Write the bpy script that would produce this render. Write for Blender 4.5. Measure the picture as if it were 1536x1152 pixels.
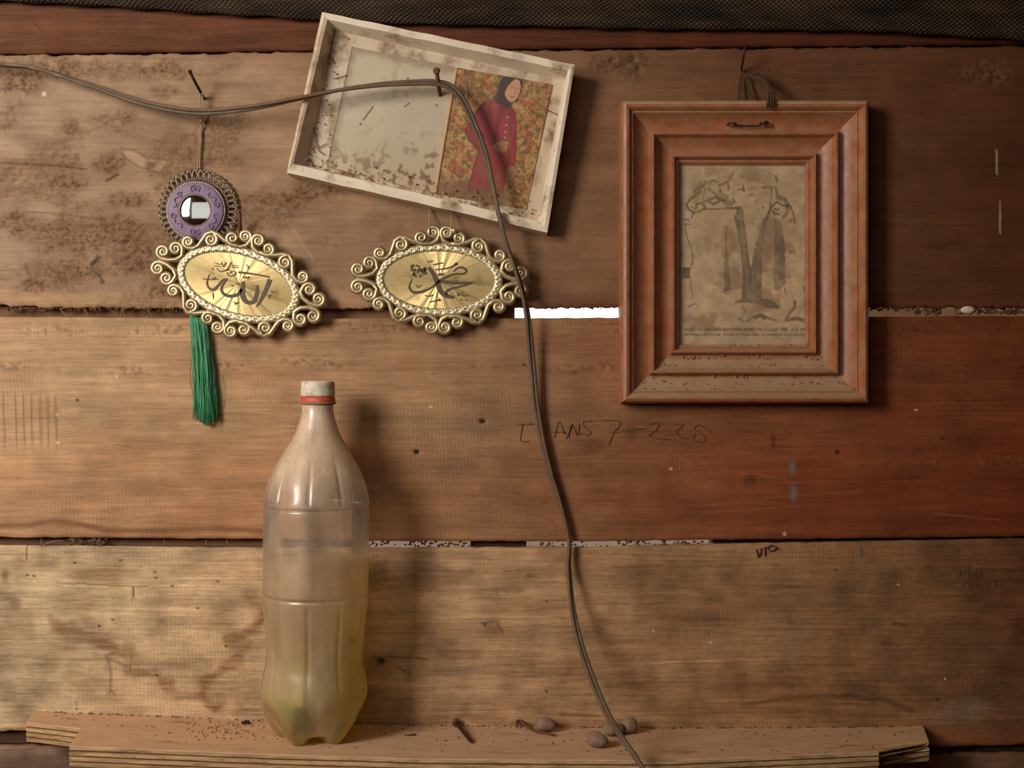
import bpy, math, random
import numpy as np
from mathutils import Matrix, Vector

scene = bpy.context.scene
for o in list(bpy.data.objects):
    bpy.data.objects.remove(o)
col = scene.collection
R = random.Random(7)
RNG = np.random.default_rng(11)

# ------------------------------------------------------------------ camera
CAM_D = 1.2                      # metres from the plank wall
FPX = 1920.0                     # focal length in pixels of the 1536 px frame
cd = bpy.data.cameras.new('camera')
cam = bpy.data.objects.new('camera', cd)
col.objects.link(cam)
cam.location = (0, -CAM_D, 0)
cam.rotation_euler = (math.radians(90), 0, 0)
cd.sensor_width = 36.0
cd.lens = 36.0 * FPX / 1536.0
cd.clip_start = 0.02
scene.camera = cam

# ------------------------------------------------------------------ world, light, exposure
scene.view_settings.view_transform = 'Standard'
scene.view_settings.look = 'None'
scene.view_settings.exposure = 0.0
scene.view_settings.gamma = 1.0
scene.view_settings.use_curve_mapping = False
w = bpy.data.worlds.new('sky')
scene.world = w
w.use_nodes = True
bgn = w.node_tree.nodes['Background']
bgn.inputs[0].default_value = (1.0, 0.97, 0.92, 1)
bgn.inputs[1].default_value = 1.3

WIN_C = (-1.22, -1.34, 0.50)     # window behind the camera, to the left
WIN_W, WIN_H = 0.68, 0.68
ld = bpy.data.lights.new('window_daylight', 'AREA')
ld.shape = 'RECTANGLE'
ld.size, ld.size_y = WIN_W, WIN_H
ld.energy = 32.0
ld.color = (1.0, 0.95, 0.88)
lo = bpy.data.objects.new('window_daylight', ld)
col.objects.link(lo)
lo.location = WIN_C
lo.rotation_euler = (math.radians(90), 0, 0)     # faces +y, into the room


# ------------------------------------------------------------------ helpers
def P(px, py, y=0.0):
    """photo pixel + depth y (metres from the wall face, negative towards us) -> point"""
    k = (CAM_D + y) / FPX
    return (( px - 768.0) * k, y, (576.0 - py) * k)

def lin(r, g, b):
    def f(c):
        c /= 255.0
        return c / 12.92 if c <= 0.04045 else ((c + 0.055) / 1.055) ** 2.4
    return np.array([f(r), f(g), f(b)])

def _hash(xi, yi, seed):
    xi = xi.astype(np.int64); yi = yi.astype(np.int64)
    h = (xi * 374761393 + yi * 668265263 + seed * 1274126177) & 0xffffffff
    h = ((h ^ (h >> 13)) * 1274126177) & 0xffffffff
    h = (h ^ (h >> 16)) & 0xffff
    return h / 65535.0

def vnoise(x, y, seed):
    xf = np.floor(x); yf = np.floor(y)
    u = x - xf; v = y - yf
    u = u * u * (3 - 2 * u); v = v * v * (3 - 2 * v)
    a = _hash(xf, yf, seed); b = _hash(xf + 1, yf, seed)
    c = _hash(xf, yf + 1, seed); d = _hash(xf + 1, yf + 1, seed)
    return (a * (1 - u) + b * u) * (1 - v) + (c * (1 - u) + d * u) * v

def fbm(x, y, seed, octv=4):
    x = np.asarray(x, float); y = np.asarray(y, float)
    s = 0; a = 0.5; t = 0
    for i in range(octv):
        s = s + a * vnoise(x * 2 ** i + 17.3 * i, y * 2 ** i + 9.1 * i, seed + i)
        t += a; a *= 0.5
    return s / t

def sstep(e0, e1, x):
    t = np.clip((x - e0) / (e1 - e0), 0, 1)
    return t * t * (3 - 2 * t)

def dpoly(px, py, pts):
    """distance to a polyline and running width if points carry one"""
    best = np.full(np.shape(px), 1e9)
    for a, b in zip(pts[:-1], pts[1:]):
        ax, ay, bx, by = a[0], a[1], b[0], b[1]
        dx, dy = bx - ax, by - ay
        L = dx * dx + dy * dy + 1e-9
        t = np.clip(((px - ax) * dx + (py - ay) * dy) / L, 0, 1)
        best = np.minimum(best, np.hypot(px - ax - t * dx, py - ay - t * dy))
    return best

def inpoly(px, py, pts):
    ins = np.zeros(np.shape(px), bool)
    n = len(pts)
    for i in range(n):
        x1, y1 = pts[i]; x2, y2 = pts[(i + 1) % n]
        if y1 == y2:
            continue
        c = ((y1 > py) != (y2 > py)) & (px < (x2 - x1) * (py - y1) / (y2 - y1) + x1)
        ins ^= c
    return ins

def blob(px, py, cx, cy, rx, ry, seed=3, rough=0.5, soft=0.5, fs=0.05):
    d = np.hypot((px - cx) / rx, (py - cy) / ry) + rough * (fbm(px * fs, py * fs, seed, 3) - 0.5) * 2
    return 1 - sstep(1 - soft, 1 + soft * 0.3, d)

def mixc(c, new, m):
    m = np.asarray(m)[..., None]
    return c * (1 - m) + np.asarray(new) * m

def new_mesh(name, verts, faces, smooth=True):
    me = bpy.data.meshes.new(name)
    verts = np.asarray(verts, dtype=np.float32)
    if isinstance(faces, np.ndarray):
        nv = len(verts); nf, k = faces.shape
        me.vertices.add(nv)
        me.vertices.foreach_set('co', verts.ravel())
        me.loops.add(nf * k)
        me.loops.foreach_set('vertex_index', faces.astype(np.int32).ravel())
        me.polygons.add(nf)
        me.polygons.foreach_set('loop_start', np.arange(0, nf * k, k, dtype=np.int32))
        me.polygons.foreach_set('loop_total', np.full(nf, k, dtype=np.int32))
        me.update(calc_edges=True)
        me.validate()
    else:
        me.from_pydata([tuple(map(float, v)) for v in verts], [], [tuple(int(i) for i in f) for f in faces])
        me.update()
    me.polygons.foreach_set('use_smooth', np.full(len(me.polygons), smooth))
    return me

def setcol(me, colors, name='Col'):
    a = me.color_attributes.new(name, 'FLOAT_COLOR', 'POINT')
    c = np.ones((len(me.vertices), 4), dtype=np.float32)
    c[:, :3] = colors
    a.data.foreach_set('color', c.ravel())

def tag(o, label=None, cat=None, group=None, kind=None):
    if label: o['label'] = label
    if cat: o['category'] = cat
    if group: o['group'] = group
    if kind: o['kind'] = kind
    return o

def empty(name, loc=(0, 0, 0), rot=(0, 0, 0)):
    o = bpy.data.objects.new(name, None)
    o.empty_display_size = 0.02
    col.objects.link(o)
    o.location = loc; o.rotation_euler = rot
    return o

def obj(name, me, mat, parent=None, local=False):
    """mesh in world coordinates (or in the parent's own frame when local)"""
    o = bpy.data.objects.new(name, me)
    col.objects.link(o)
    if mat is not None and not me.materials:
        me.materials.append(mat)
    if parent is not None:
        o.parent = parent
        if not local:
            o.matrix_parent_inverse = Matrix.Translation(-Vector(base_of(parent)))
    return o

def base_of(p):
    v = Vector(p.location)
    if p.parent is not None and p.type == 'EMPTY':
        v = v + Vector(base_of(p.parent))
    if p.type == 'MESH':
        return Vector((0, 0, 0))
    return v

class MB:
    def __init__(s): s.v = []; s.f = []
    def add(s, v, f):
        n = len(s.v)
        s.v.extend([tuple(map(float, p)) for p in v])
        s.f.extend([tuple(int(i) + n for i in q) for q in f])
    def box(s, a, b):
        x0, y0, z0 = a; x1, y1, z1 = b
        s.hexa([(x0, y0, z0), (x1, y0, z0), (x1, y0, z1), (x0, y0, z1)],
               [(x0, y1, z0), (x1, y1, z0), (x1, y1, z1), (x0, y1, z1)])
    def hexa(s, fr, bk):
        s.add(list(fr) + list(bk), [(0, 1, 2, 3), (7, 6, 5, 4), (0, 4, 5, 1), (1, 5, 6, 2), (2, 6, 7, 3), (3, 7, 4, 0)])
    def tube(s, pts, rad, n=8, flat=1.0, up=None, cap=True):
        pts = [Vector(p) for p in pts]
        m = len(pts)
        if not hasattr(rad, '__len__'): rad = [rad] * m
        T = []
        for i in range(m):
            d = pts[min(i + 1, m - 1)] - pts[max(i - 1, 0)]
            T.append(d.normalized() if d.length > 1e-12 else Vector((0, 0, 1)))
        ref = Vector(up) if up else (Vector((0, 1, 0)) if abs(T[0].y) < 0.8 else Vector((1, 0, 0)))
        V = []; F = []
        for i in range(m):
            t = T[i]
            a = ref - t * ref.dot(t)
            if a.length < 1e-6:
                a = t.orthogonal()
            a.normalize()
            if up is None: ref = a
            b = t.cross(a)
            for k in range(n):
                th = 2 * math.pi * k / n
                V.append(pts[i] + a * (math.cos(th) * rad[i] * flat) + b * (math.sin(th) * rad[i]))
        for i in range(m - 1):
            for k in range(n):
                k2 = (k + 1) % n
                F.append((i * n + k, i * n + k2, (i + 1) * n + k2, (i + 1) * n + k))
        if cap:
            F.append(tuple(range(n - 1, -1, -1)))
            F.append(tuple((m - 1) * n + k for k in range(n)))
        s.add(V, F)
    def ball(s, c, r, nu=8, nv=6, jit=0.0, sc=(1, 1, 1)):
        V = []; F = []
        for j in range(nv + 1):
            ph = math.pi * j / nv
            for i in range(nu):
                th = 2 * math.pi * i / nu
                k = r * (1 + jit * (R.random() - 0.5))
                V.append((c[0] + k * sc[0] * math.sin(ph) * math.cos(th), c[1] + k * sc[1] * math.sin(ph) * math.sin(th), c[2] + k * sc[2] * math.cos(ph)))
        for j in range(nv):
            for i in range(nu):
                i2 = (i + 1) % nu
                F.append((j * nu + i, (j + 1) * nu + i, (j + 1) * nu + i2, j * nu + i2))
        s.add(V, F)
    def mesh(s, name, smooth=True):
        return new_mesh(name, s.v, s.f, smooth)

def spline(pts, n=8):
    """Catmull-Rom through points of any dimension"""
    p = np.array(pts, float)
    p = np.vstack([2 * p[0] - p[1], p, 2 * p[-1] - p[-2]])
    out = []
    for i in range(1, len(p) - 2):
        for k in range(n):
            t = k / n
            a, b, c, d = p[i - 1], p[i], p[i + 1], p[i + 2]
            out.append(0.5 * ((2 * b) + (-a + c) * t + (2 * a - 5 * b + 4 * c - d) * t * t + (-a + 3 * b - 3 * c + d) * t ** 3))
    out.append(p[-2])
    return np.array(out)

def crumbs(name, spots, mat, parent, smooth=False):
    m = MB()
    for (c, r) in spots:
        m.ball(c, r, 5, 3, 0.7, (1 + R.random() * 0.6, 0.8, 0.7 + R.random() * 0.5))
    o = obj(name, m.mesh(name, smooth), mat, parent)
    o['kind'] = 'stuff'
    return o

# ------------------------------------------------------------------ materials
def mat_new(name):
    m = bpy.data.materials.new(name)
    m.use_nodes = True
    nt = m.node_tree
    b = nt.nodes['Principled BSDF']
    return m, nt, b

def N(nt, kind, **kw):
    n = nt.nodes.new(kind)
    for k, v in kw.items():
        if k == 'inp':
            for kk, vv in v.items(): n.inputs[kk].default_value = vv
        else:
            setattr(n, k, v)
    return n

def ramp(nt, stops, src):
    r = nt.nodes.new('ShaderNodeValToRGB')
    e = r.color_ramp.elements
    while len(e) < len(stops): e.new(0.5)
    for i, (p, c) in enumerate(stops):
        e[i].position = p
        e[i].color = (c, c, c, 1) if not hasattr(c, '__len__') else (*c, 1)
    nt.links.new(src, r.inputs[0])
    return r.outputs[0]

def mapped(nt, scale, coord='Object', rot=(0, 0, 0)):
    tc = nt.nodes.new('ShaderNodeTexCoord')
    mp = nt.nodes.new('ShaderNodeMapping')
    mp.inputs['Scale'].default_value = scale
    mp.inputs['Rotation'].default_value = rot
    nt.links.new(tc.outputs[coord], mp.inputs[0])
    return mp.outputs[0]

def noise(nt, vec, scale=1.0, detail=4, rough=0.55):
    n = nt.nodes.new('ShaderNodeTexNoise')
    n.inputs['Scale'].default_value = scale
    n.inputs['Detail'].default_value = detail
    n.inputs['Roughness'].default_value = rough
    nt.links.new(vec, n.inputs['Vector'])
    return n.outputs[0]

def mul(nt, a, b, mode='MULTIPLY', fac=1.0):
    m = nt.nodes.new('ShaderNodeMix')
    m.data_type = 'RGBA'; m.blend_type = mode
    if hasattr(fac, 'links'): nt.links.new(fac, m.inputs[0])
    else: m.inputs[0].default_value = fac
    for s, i in ((a, 6), (b, 7)):
        if hasattr(s, 'links'): nt.links.new(s, m.inputs[i])
        else: m.inputs[i].default_value = (*s, 1) if len(s) == 3 else s
    return m.outputs[2]

def math_n(nt, op, a, b=None, clamp=False):
    m = nt.nodes.new('ShaderNodeMath'); m.operation = op; m.use_clamp = clamp
    for s, i in ((a, 0), (b, 1)):
        if s is None: continue
        if hasattr(s, 'links'): nt.links.new(s, m.inputs[i])
        else: m.inputs[i].default_value = s
    return m.outputs[0]

def bump(nt, b, height, strength=0.4, dist=0.001):
    bn = nt.nodes.new('ShaderNodeBump')
    bn.inputs['Strength'].default_value = strength
    bn.inputs['Distance'].default_value = dist
    nt.links.new(height, bn.inputs['Height'])
    nt.links.new(bn.outputs[0], b.inputs['Normal'])

def attr(nt, name='Col'):
    a = nt.nodes.new('ShaderNodeAttribute'); a.attribute_name = name
    return a.outputs['Color'], a.outputs['Fac']

def mat_plank(name, grain=0.35, saw=0.12, rough=0.78, sawrot=0.05, pores=0.35):
    m, nt, b = mat_new(name)
    c, _ = attr(nt)
    g1 = noise(nt, mapped(nt, (14, 14, 420)), 1, 5, 0.6)
    g2 = noise(nt, mapped(nt, (90, 90, 1300)), 1, 4, 0.65)
    g3 = noise(nt, mapped(nt, (900, 900, 1100)), 1, 2, 0.6)
    wv = nt.nodes.new('ShaderNodeTexWave')
    wv.wave_type = 'BANDS'; wv.bands_direction = 'X'
    wv.inputs['Scale'].default_value = 88
    wv.inputs['Distortion'].default_value = 3.5
    wv.inputs['Detail'].default_value = 2
    wv.inputs['Detail Scale'].default_value = 0.6
    nt.links.new(mapped(nt, (1, 1, 1), rot=(0, sawrot, 0)), wv.inputs['Vector'])
    msk = ramp(nt, [(0.38, 0.0), (0.62, 1.0)], noise(nt, mapped(nt, (5, 5, 12)), 1, 2))
    sw = math_n(nt, 'MULTIPLY', wv.outputs['Fac'], msk)
    f1 = ramp(nt, [(0.28, 1 - grain), (0.5, 1.0), (0.72, 1 + grain * 0.7)], g1)
    f2 = ramp(nt, [(0.30, 1 - pores), (0.45, 1.0), (0.8, 1.06)], g2)
    f3 = ramp(nt, [(0.2, 0.82), (0.8, 1.16)], g3)
    f4 = ramp(nt, [(0.0, 1.0), (1.0, 1 - saw)], sw)
    out = mul(nt, mul(nt, mul(nt, mul(nt, c, f1), f2), f3), f4)
    _, pit = attr(nt, 'Pit')
    pn = noise(nt, mapped(nt, (210, 210, 260)), 1, 6, .72)
    pk = math_n(nt, 'MULTIPLY', ramp(nt, [(.47, 0.), (.60, 1.)], pn), pit)
    out = mul(nt, out, (.38, .32, .27), 'MULTIPLY', math_n(nt, 'MULTIPLY', pk, .8))
    nt.links.new(out, b.inputs['Base Color'])
    b.inputs['Roughness'].default_value = rough
    b.inputs['Specular IOR Level'].default_value = 0.22
    h = math_n(nt, 'ADD', math_n(nt, 'MULTIPLY', g2, 0.7), math_n(nt, 'ADD', math_n(nt, 'MULTIPLY', g3, 0.5), math_n(nt, 'MULTIPLY', sw, -2.5 * saw)))
    h = math_n(nt, 'SUBTRACT', h, math_n(nt, 'MULTIPLY', math_n(nt, 'MULTIPLY', pn, pit), 8.0))
    bump(nt, b, h, 0.55, 0.0007)
    return m

def mat_simple(name, rgb, rough=0.6, var=0.15, scale=(60, 60, 60), metal=0.0, bmp=0.0, bdist=0.0005, spec=0.4, dirt=None, dirt_lo=0.5, dirt_hi=0.7, dscale=(30, 30, 30)):
    m, nt, b = mat_new(name)
    n1 = noise(nt, mapped(nt, scale), 1, 4)
    c = mul(nt, tuple(lin(*rgb)), ramp(nt, [(0.25, 1 - var), (0.75, 1 + var)], n1))
    if dirt is not None:
        d = ramp(nt, [(dirt_lo, 0.0), (dirt_hi, 1.0)], noise(nt, mapped(nt, dscale), 1, 6, 0.65))
        c = mul(nt, c, tuple(lin(*dirt)), 'MIX', d)
    nt.links.new(c, b.inputs['Base Color'])
    b.inputs['Roughness'].default_value = rough
    b.inputs['Metallic'].default_value = metal
    b.inputs['Specular IOR Level'].default_value = spec
    if bmp:
        bump(nt, b, n1, bmp, bdist)
    return m

def mat_attr(name, rough=0.7, grainscale=900, amp=0.12, spec=0.3, bmp=0.0):
    m, nt, b = mat_new(name)
    c, _ = attr(nt)
    g = noise(nt, mapped(nt, (grainscale,) * 3), 1, 3)
    nt.links.new(mul(nt, c, ramp(nt, [(0.25, 1 - amp), (0.75, 1 + amp)], g)), b.inputs['Base Color'])
    b.inputs['Roughness'].default_value = rough
    b.inputs['Specular IOR Level'].default_value = spec
    if bmp: bump(nt, b, g, bmp, 0.0006)
    return m

M = {}
M['rough_wood'] = mat_simple('rough_wood', (120, 84, 58), 0.85, 0.3, (8, 8, 120), bmp=0.3)
M['dark_wood'] = mat_simple('dark_wood', (78, 50, 34), 0.9, 0.3, (20, 20, 200), bmp=0.3)
M['tan_wood'] = mat_simple('tan_wood', (190, 160, 125), 0.9, 0.2, (10, 10, 120))
M['plaster'] = mat_simple('plaster', (128, 98, 72), 0.9, 0.1, (6, 6, 6))
M['earth'] = mat_simple('earth', (112, 88, 72), 0.95, 0.15, (2, 2, 2))
M['dust'] = mat_simple('dust', (158, 124, 92), 0.95, 0.25, (500, 500, 500), bmp=0.4)
M['grime'] = mat_simple('grime', (104, 76, 54), 0.95, 0.35, (500, 500, 500), bmp=0.4)
M['rust'] = mat_simple('rust', (112, 68, 46), 0.75, 0.35, (900, 900, 900), bmp=0.5, metal=0.2)
M['dark_iron'] = mat_simple('dark_iron', (62, 42, 32), 0.7, 0.3, (900, 900, 900), bmp=0.4, metal=0.3)
M['string'] = mat_simple('string', (170, 140, 105), 0.9, 0.2, (1500, 1500, 1500))
M['dark_string'] = mat_simple('dark_string', (80, 56, 38), 0.9, 0.3, (1500, 1500, 1500))

# ------------------------------------------------------------------ the room
def struct(name, m, mat, parent=None, smooth=False):
    o = obj(name, m.mesh(name, smooth), mat, parent)
    if parent is None: o['kind'] = 'structure'
    return o

XL, XR, YB, ZF, ZC = -2.05, 1.45, -1.34, -1.25, 1.05
m = MB(); m.box((XL - .1, YB - .15, ZF - .06), (XR + .1, .012, ZF)); struct('floor', m, M['rough_wood'])
m = MB(); m.box((XL - .1, YB - .15, ZC), (XR + .1, .012, ZC + .05)); struct('ceiling', m, M['plaster'])
m = MB(); m.box((XL - .08, YB - .1, ZF), (XL, .012, ZC)); struct('wall_left', m, M['plaster'])
m = MB(); m.box((XR, YB - .1, ZF), (XR + .08, .012, ZC)); struct('wall_right', m, M['rough_wood'])
wx0, wx1 = WIN_C[0] - WIN_W / 2 - .01, WIN_C[0] + WIN_W / 2 + .01
wz0, wz1 = WIN_C[2] - WIN_H / 2 - .01, WIN_C[2] + WIN_H / 2 + .01
OPEN = [(wx0, wx1, wz0, wz1), (-.78, .10, .06, .66)]     # the window and a wide unglazed opening beside it
m = MB(); xs_ = XL
for (a0, a1, b0, b1) in OPEN:
    m.box((xs_, YB - .06, ZF), (a0, YB, ZC))
    m.box((a0, YB - .06, ZF), (a1, YB, b0)); m.box((a0, YB - .06, b1), (a1, YB, ZC)); xs_ = a1
m.box((xs_, YB - .06, ZF), (XR, YB, ZC))
struct('wall_front', m, M['plaster'])
t = .04
for i, (a0, a1, b0, b1) in enumerate(OPEN):
    m = MB()
    m.box((a0 - t, YB - .07, b0 - t), (a0, YB + .012, b1 + t)); m.box((a1, YB - .07, b0 - t), (a1 + t, YB + .012, b1 + t))
    m.box((a0, YB - .07, b0 - t), (a1, YB + .012, b0)); m.box((a0, YB - .07, b1), (a1, YB + .012, b1 + t))
    struct('window_%d' % (i + 1), m, M['dark_wood'])
m = MB(); m.box((-9, .35, ZF - .1), (9, 25, ZF)); struct('ground', m, M['earth'])

# ------------------------------------------------------------------ plank wall
wall = empty('wall_back'); wall['kind'] = 'structure'
THICK = 0.012
def edge(pts, amp, seed, fs=0.06):
    xs = [p[0] for p in pts]; ys = [p[1] for p in pts]
    return lambda x: np.interp(x, xs, ys) + amp * (fbm(np.asarray(x) * fs, np.zeros_like(x), seed, 3) - 0.5) * 2

X0, X1 = -330.0, 1866.0
def plank(top, bot, colfn, hfn, mat, dx=2.5, dy=2.0, pitfn=None):
    xs = np.arange(X0, X1 + 1, dx)
    tp = top(xs); bt = bot(xs)
    ny = max(3, int(np.mean(bt - tp) / dy))
    t = np.linspace(0, 1, ny + 1)[:, None]
    px = np.repeat(xs[None, :], ny + 1, 0)
    py = tp[None, :] * (1 - t) + bt[None, :] * t
    C = colfn(px, py)
    H = hfn(px, py)                                  # relief in metres, towards us
    # rounded, worn long edges
    e = np.minimum(py - tp[None, :], bt[None, :] - py)
    H = H - 0.0016 * (1 - sstep(0, 5, e))
    k = CAM_D / FPX
    V = np.stack([(px - 768) * k, -H, (576 - py) * k], -1).reshape(-1, 3)
    nx = len(xs); nr = ny + 1
    i = np.arange((nr - 1) * (nx - 1))
    r, c = i // (nx - 1), i % (nx - 1)
    a = r * nx + c
    F = np.stack([a, a + nx, a + nx + 1, a + 1], -1)
    # back rows (top & bottom edge pushed back)
    nv = nr * nx
    backT = V[:nx].copy(); backT[:, 1] = THICK
    backB = V[-nx:].copy(); backB[:, 1] = THICK
    V = np.vstack([V, backT, backB])
    j = np.arange(nx - 1)
    F = np.vstack([F,
        np.stack([nv + j, j, j + 1, nv + j + 1], -1),
        np.stack([(nr - 1) * nx + j, nv + nx + j, nv + nx + j + 1, (nr - 1) * nx + j + 1], -1),
        np.stack([nv + nx + j, nv + j, nv + j + 1, nv + nx + j + 1], -1)])
    me = new_mesh('plank', V, F)
    CC = np.vstack([C.reshape(-1, 3), C[0] * 0.8, C[-1] * 0.8])
    setcol(me, CC)
    if pitfn is not None:
        pm = pitfn(px, py).reshape(-1)
        pm = np.concatenate([pm, np.zeros(2 * nx)])
        setcol(me, np.stack([pm] * 3, -1), 'Pit')
    return obj('plank', me, mat, wall)

def wood(px, py, seed, stops, a1=0.55, a2=0.3, red=0.35, ystretch=1.0, warp=14, mot=.25):
    xs = [s[0] for s in stops]; cs = np.array([lin(*s[1]) for s in stops])
    base = np.stack([np.interp(px, xs, cs[:, k]) for k in range(3)], -1)
    yy = py + warp * 2 * (fbm(px * .004, py * .012, seed, 3) - .5)
    s1 = fbm(px * .0035, yy * .055 * ystretch, seed + 1, 4)
    s2 = fbm(px * .018, yy * .33 * ystretch, seed + 2, 3)
    s3 = fbm(px * .006, yy * .03 * ystretch, seed + 3, 3)
    s4 = fbm(px * .03, py * .03, seed + 4, 4)
    f = 1 + a1 * 2 * (s1 - .5) + a2 * 2 * (s2 - .5) + mot * 2 * (s4 - .5)
    c = base * np.clip(f, .35, 1.7)[..., None]
    rm = sstep(.48, .75, s3)
    c = c * (1 - rm[..., None] * red * np.array([.2, .4, .5]))
    g = c.mean(-1, keepdims=True)
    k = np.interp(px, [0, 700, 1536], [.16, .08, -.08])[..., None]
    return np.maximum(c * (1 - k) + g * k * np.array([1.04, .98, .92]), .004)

# --- top reddish plank, a strip below the tarpaulin, whose shade is darkened into its colours
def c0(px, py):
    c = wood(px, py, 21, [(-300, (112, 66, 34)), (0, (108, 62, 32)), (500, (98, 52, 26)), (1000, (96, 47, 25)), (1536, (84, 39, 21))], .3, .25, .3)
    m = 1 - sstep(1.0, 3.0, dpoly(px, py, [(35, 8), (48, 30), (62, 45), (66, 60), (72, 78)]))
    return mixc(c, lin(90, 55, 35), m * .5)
h_none = lambda px, py: .0004 * (fbm(px * .05, py * .2, 5, 3) - .5)
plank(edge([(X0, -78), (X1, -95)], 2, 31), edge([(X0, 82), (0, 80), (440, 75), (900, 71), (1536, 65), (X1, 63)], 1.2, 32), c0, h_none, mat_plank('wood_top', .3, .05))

# --- upper plank: dusty, pitted on the left
PIT = [(60, 105, 110, 22), (240, 105, 90, 18), (30, 125, 50, 20), (190, 178, 30, 18), (110, 195, 28, 18), (165, 245, 30, 18), (70, 345, 70, 26), (140, 360, 90, 40), (210, 385, 70, 40),
       (110, 410, 80, 30), (20, 335, 40, 22), (180, 345, 60, 24), (60, 430, 50, 18), (200, 300, 40, 14), (420, 300, 80, 14), (940, 95, 70, 22), (1480, 110, 40, 24), (470, 290, 60, 20), (95, 275, 40, 18), (255, 440, 60, 15)]
def pitmask(px, py):
    m = np.zeros_like(px)
    for i, (x, y, rx, ry) in enumerate(PIT):
        m = np.maximum(m, blob(px, py, x, y, rx, ry, 60 + i, .6, .8, .04))
    return np.maximum(m, .6 * sstep(.46, .68, fbm(px * .012, py * .022, 55, 4)) * (1 - sstep(380, 640, px)))
def pits(px, py):
    n = fbm(px * .16, py * .2, 77, 3)
    return sstep(.5, .66, n)
def c1(px, py):
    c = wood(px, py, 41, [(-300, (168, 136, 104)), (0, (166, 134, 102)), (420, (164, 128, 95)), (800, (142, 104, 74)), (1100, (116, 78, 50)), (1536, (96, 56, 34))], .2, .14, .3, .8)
    pm = pitmask(px, py)
    c = mixc(c, lin(136, 98, 68), pm * .5)
    # diagonal saw marks
    dg = .5 + .5 * np.sin((px * .75 + py * .6) * 1.15 + 3 * fbm(px * .02, py * .02, 9, 2))
    dm = np.maximum(blob(px, py, 250, 205, 60, 45, 4), blob(px, py, 205, 410, 50, 30, 5))
    c = c * (1 - .22 * dm * dg)[..., None]
    # soft brown patches
    for (x, y, rx, ry, k) in [(262, 205, 22, 26, .4), (1000, 270, 60, 14, .3), (560, 330, 40, 22, .3), (900, 210, 50, 50, .25), (1430, 180, 90, 60, .3), (340, 125, 40, 8, .35), (585, 350, 30, 16, .3)]:
        c = mixc(c, lin(96, 60, 38), blob(px, py, x, y, rx, ry, 13, .5, .8) * k)
    # whittled patch with a dark core
    jn = 6 * (fbm(px * .1, py * .1, 8, 2) - .5)
    pm2 = inpoly(px + jn, py + jn, [(182, 221), (200, 226), (222, 238), (256, 239), (254, 250), (238, 258), (208, 250), (186, 234)]) * 1.0
    c = mixc(c, lin(188, 154, 118), pm2 * .6)
    c = mixc(c, lin(110, 78, 54), (1 - sstep(1, 3, dpoly(px + jn, py + jn, [(182, 221), (200, 226), (222, 238), (256, 239), (254, 250), (238, 258), (208, 250), (186, 234), (182, 221)]))) * .45)
    c = mixc(c, lin(110, 76, 52), (1 - sstep(3, 8, np.hypot((px - 226) / 1.4, py - 248))) * .7)
    for pts, wd, k in [([(0, 244), (90, 249), (130, 254)], 1.3, .6), ([(160, 271), (176, 262)], 2, .8), ([(40, 317), (100, 322), (160, 330)], 1.4, .35),
                       ([(700, 432), (770, 436)], 1.2, .5), ([(1310, 336), (1460, 338)], 1.2, .4), ([(1310, 440), (1536, 452)], 3, .3), ([(222, 470), (228, 440)], 1, .5)]:
        c = mixc(c, lin(66, 42, 28), (1 - sstep(wd * .6, wd * 1.6, dpoly(px, py, pts))) * k)
    for pts, wd in [([(1494, 225), (1496, 262)], 1.3), ([(1499, 300), (1500, 350)], 1.0), ([(430, 330), (470, 390)], 1.0)]:
        c = mixc(c, lin(225, 190, 140), (1 - sstep(wd * .4, wd * 1.5, dpoly(px, py, pts))) * (.6 if pts[0][0] > 900 else .22))
    c = mixc(c, lin(235, 220, 200), (1 - sstep(1, 5, np.hypot(px - 66, py - 141))) * .7)
    # grey mud crumbs
    for pts in ([(136, 394), (146, 386)], [(138, 406), (146, 414), (152, 422)]):
        c = mixc(c, lin(146, 124, 104), 1 - sstep(2.5, 5, dpoly(px, py, pts)))
    # paler scuffed lower edge
    c = mixc(c, lin(188, 146, 102), sstep(432, 450, py + 8 * fbm(px * .02, py * .05, 3, 3)) * .45 * (1 - sstep(500, 900, px)))
    c = mixc(c, lin(118, 66, 40), sstep(440, 458, py) * sstep(500, 900, px) * .5)
    return c
def h1(px, py):
    pm = pitmask(px, py)
    h = .0024 * pm * (fbm(px * .10, py * .12, 78, 4) - .35) * 2 + .0009 * (fbm(px * .02, py * .05, 79, 4) - .5)
    for pts in ([(136, 394), (146, 386)], [(138, 406), (146, 414), (152, 422)]):
        h = h + .0035 * (1 - sstep(1, 5, dpoly(px, py, pts)))
    return h
plank(edge([(X0, 86), (0, 83), (300, 80), (900, 75), (1536, 69), (X1, 68)], 2.4, 33), edge([(X0, 457), (0, 458), (150, 462), (420, 462), (800, 461), (1536, 461), (X1, 461)], 3.0, 34, .12), c1, h1, mat_plank('wood_upper', .16, .05, pores=.22), pitfn=pitmask)

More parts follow.
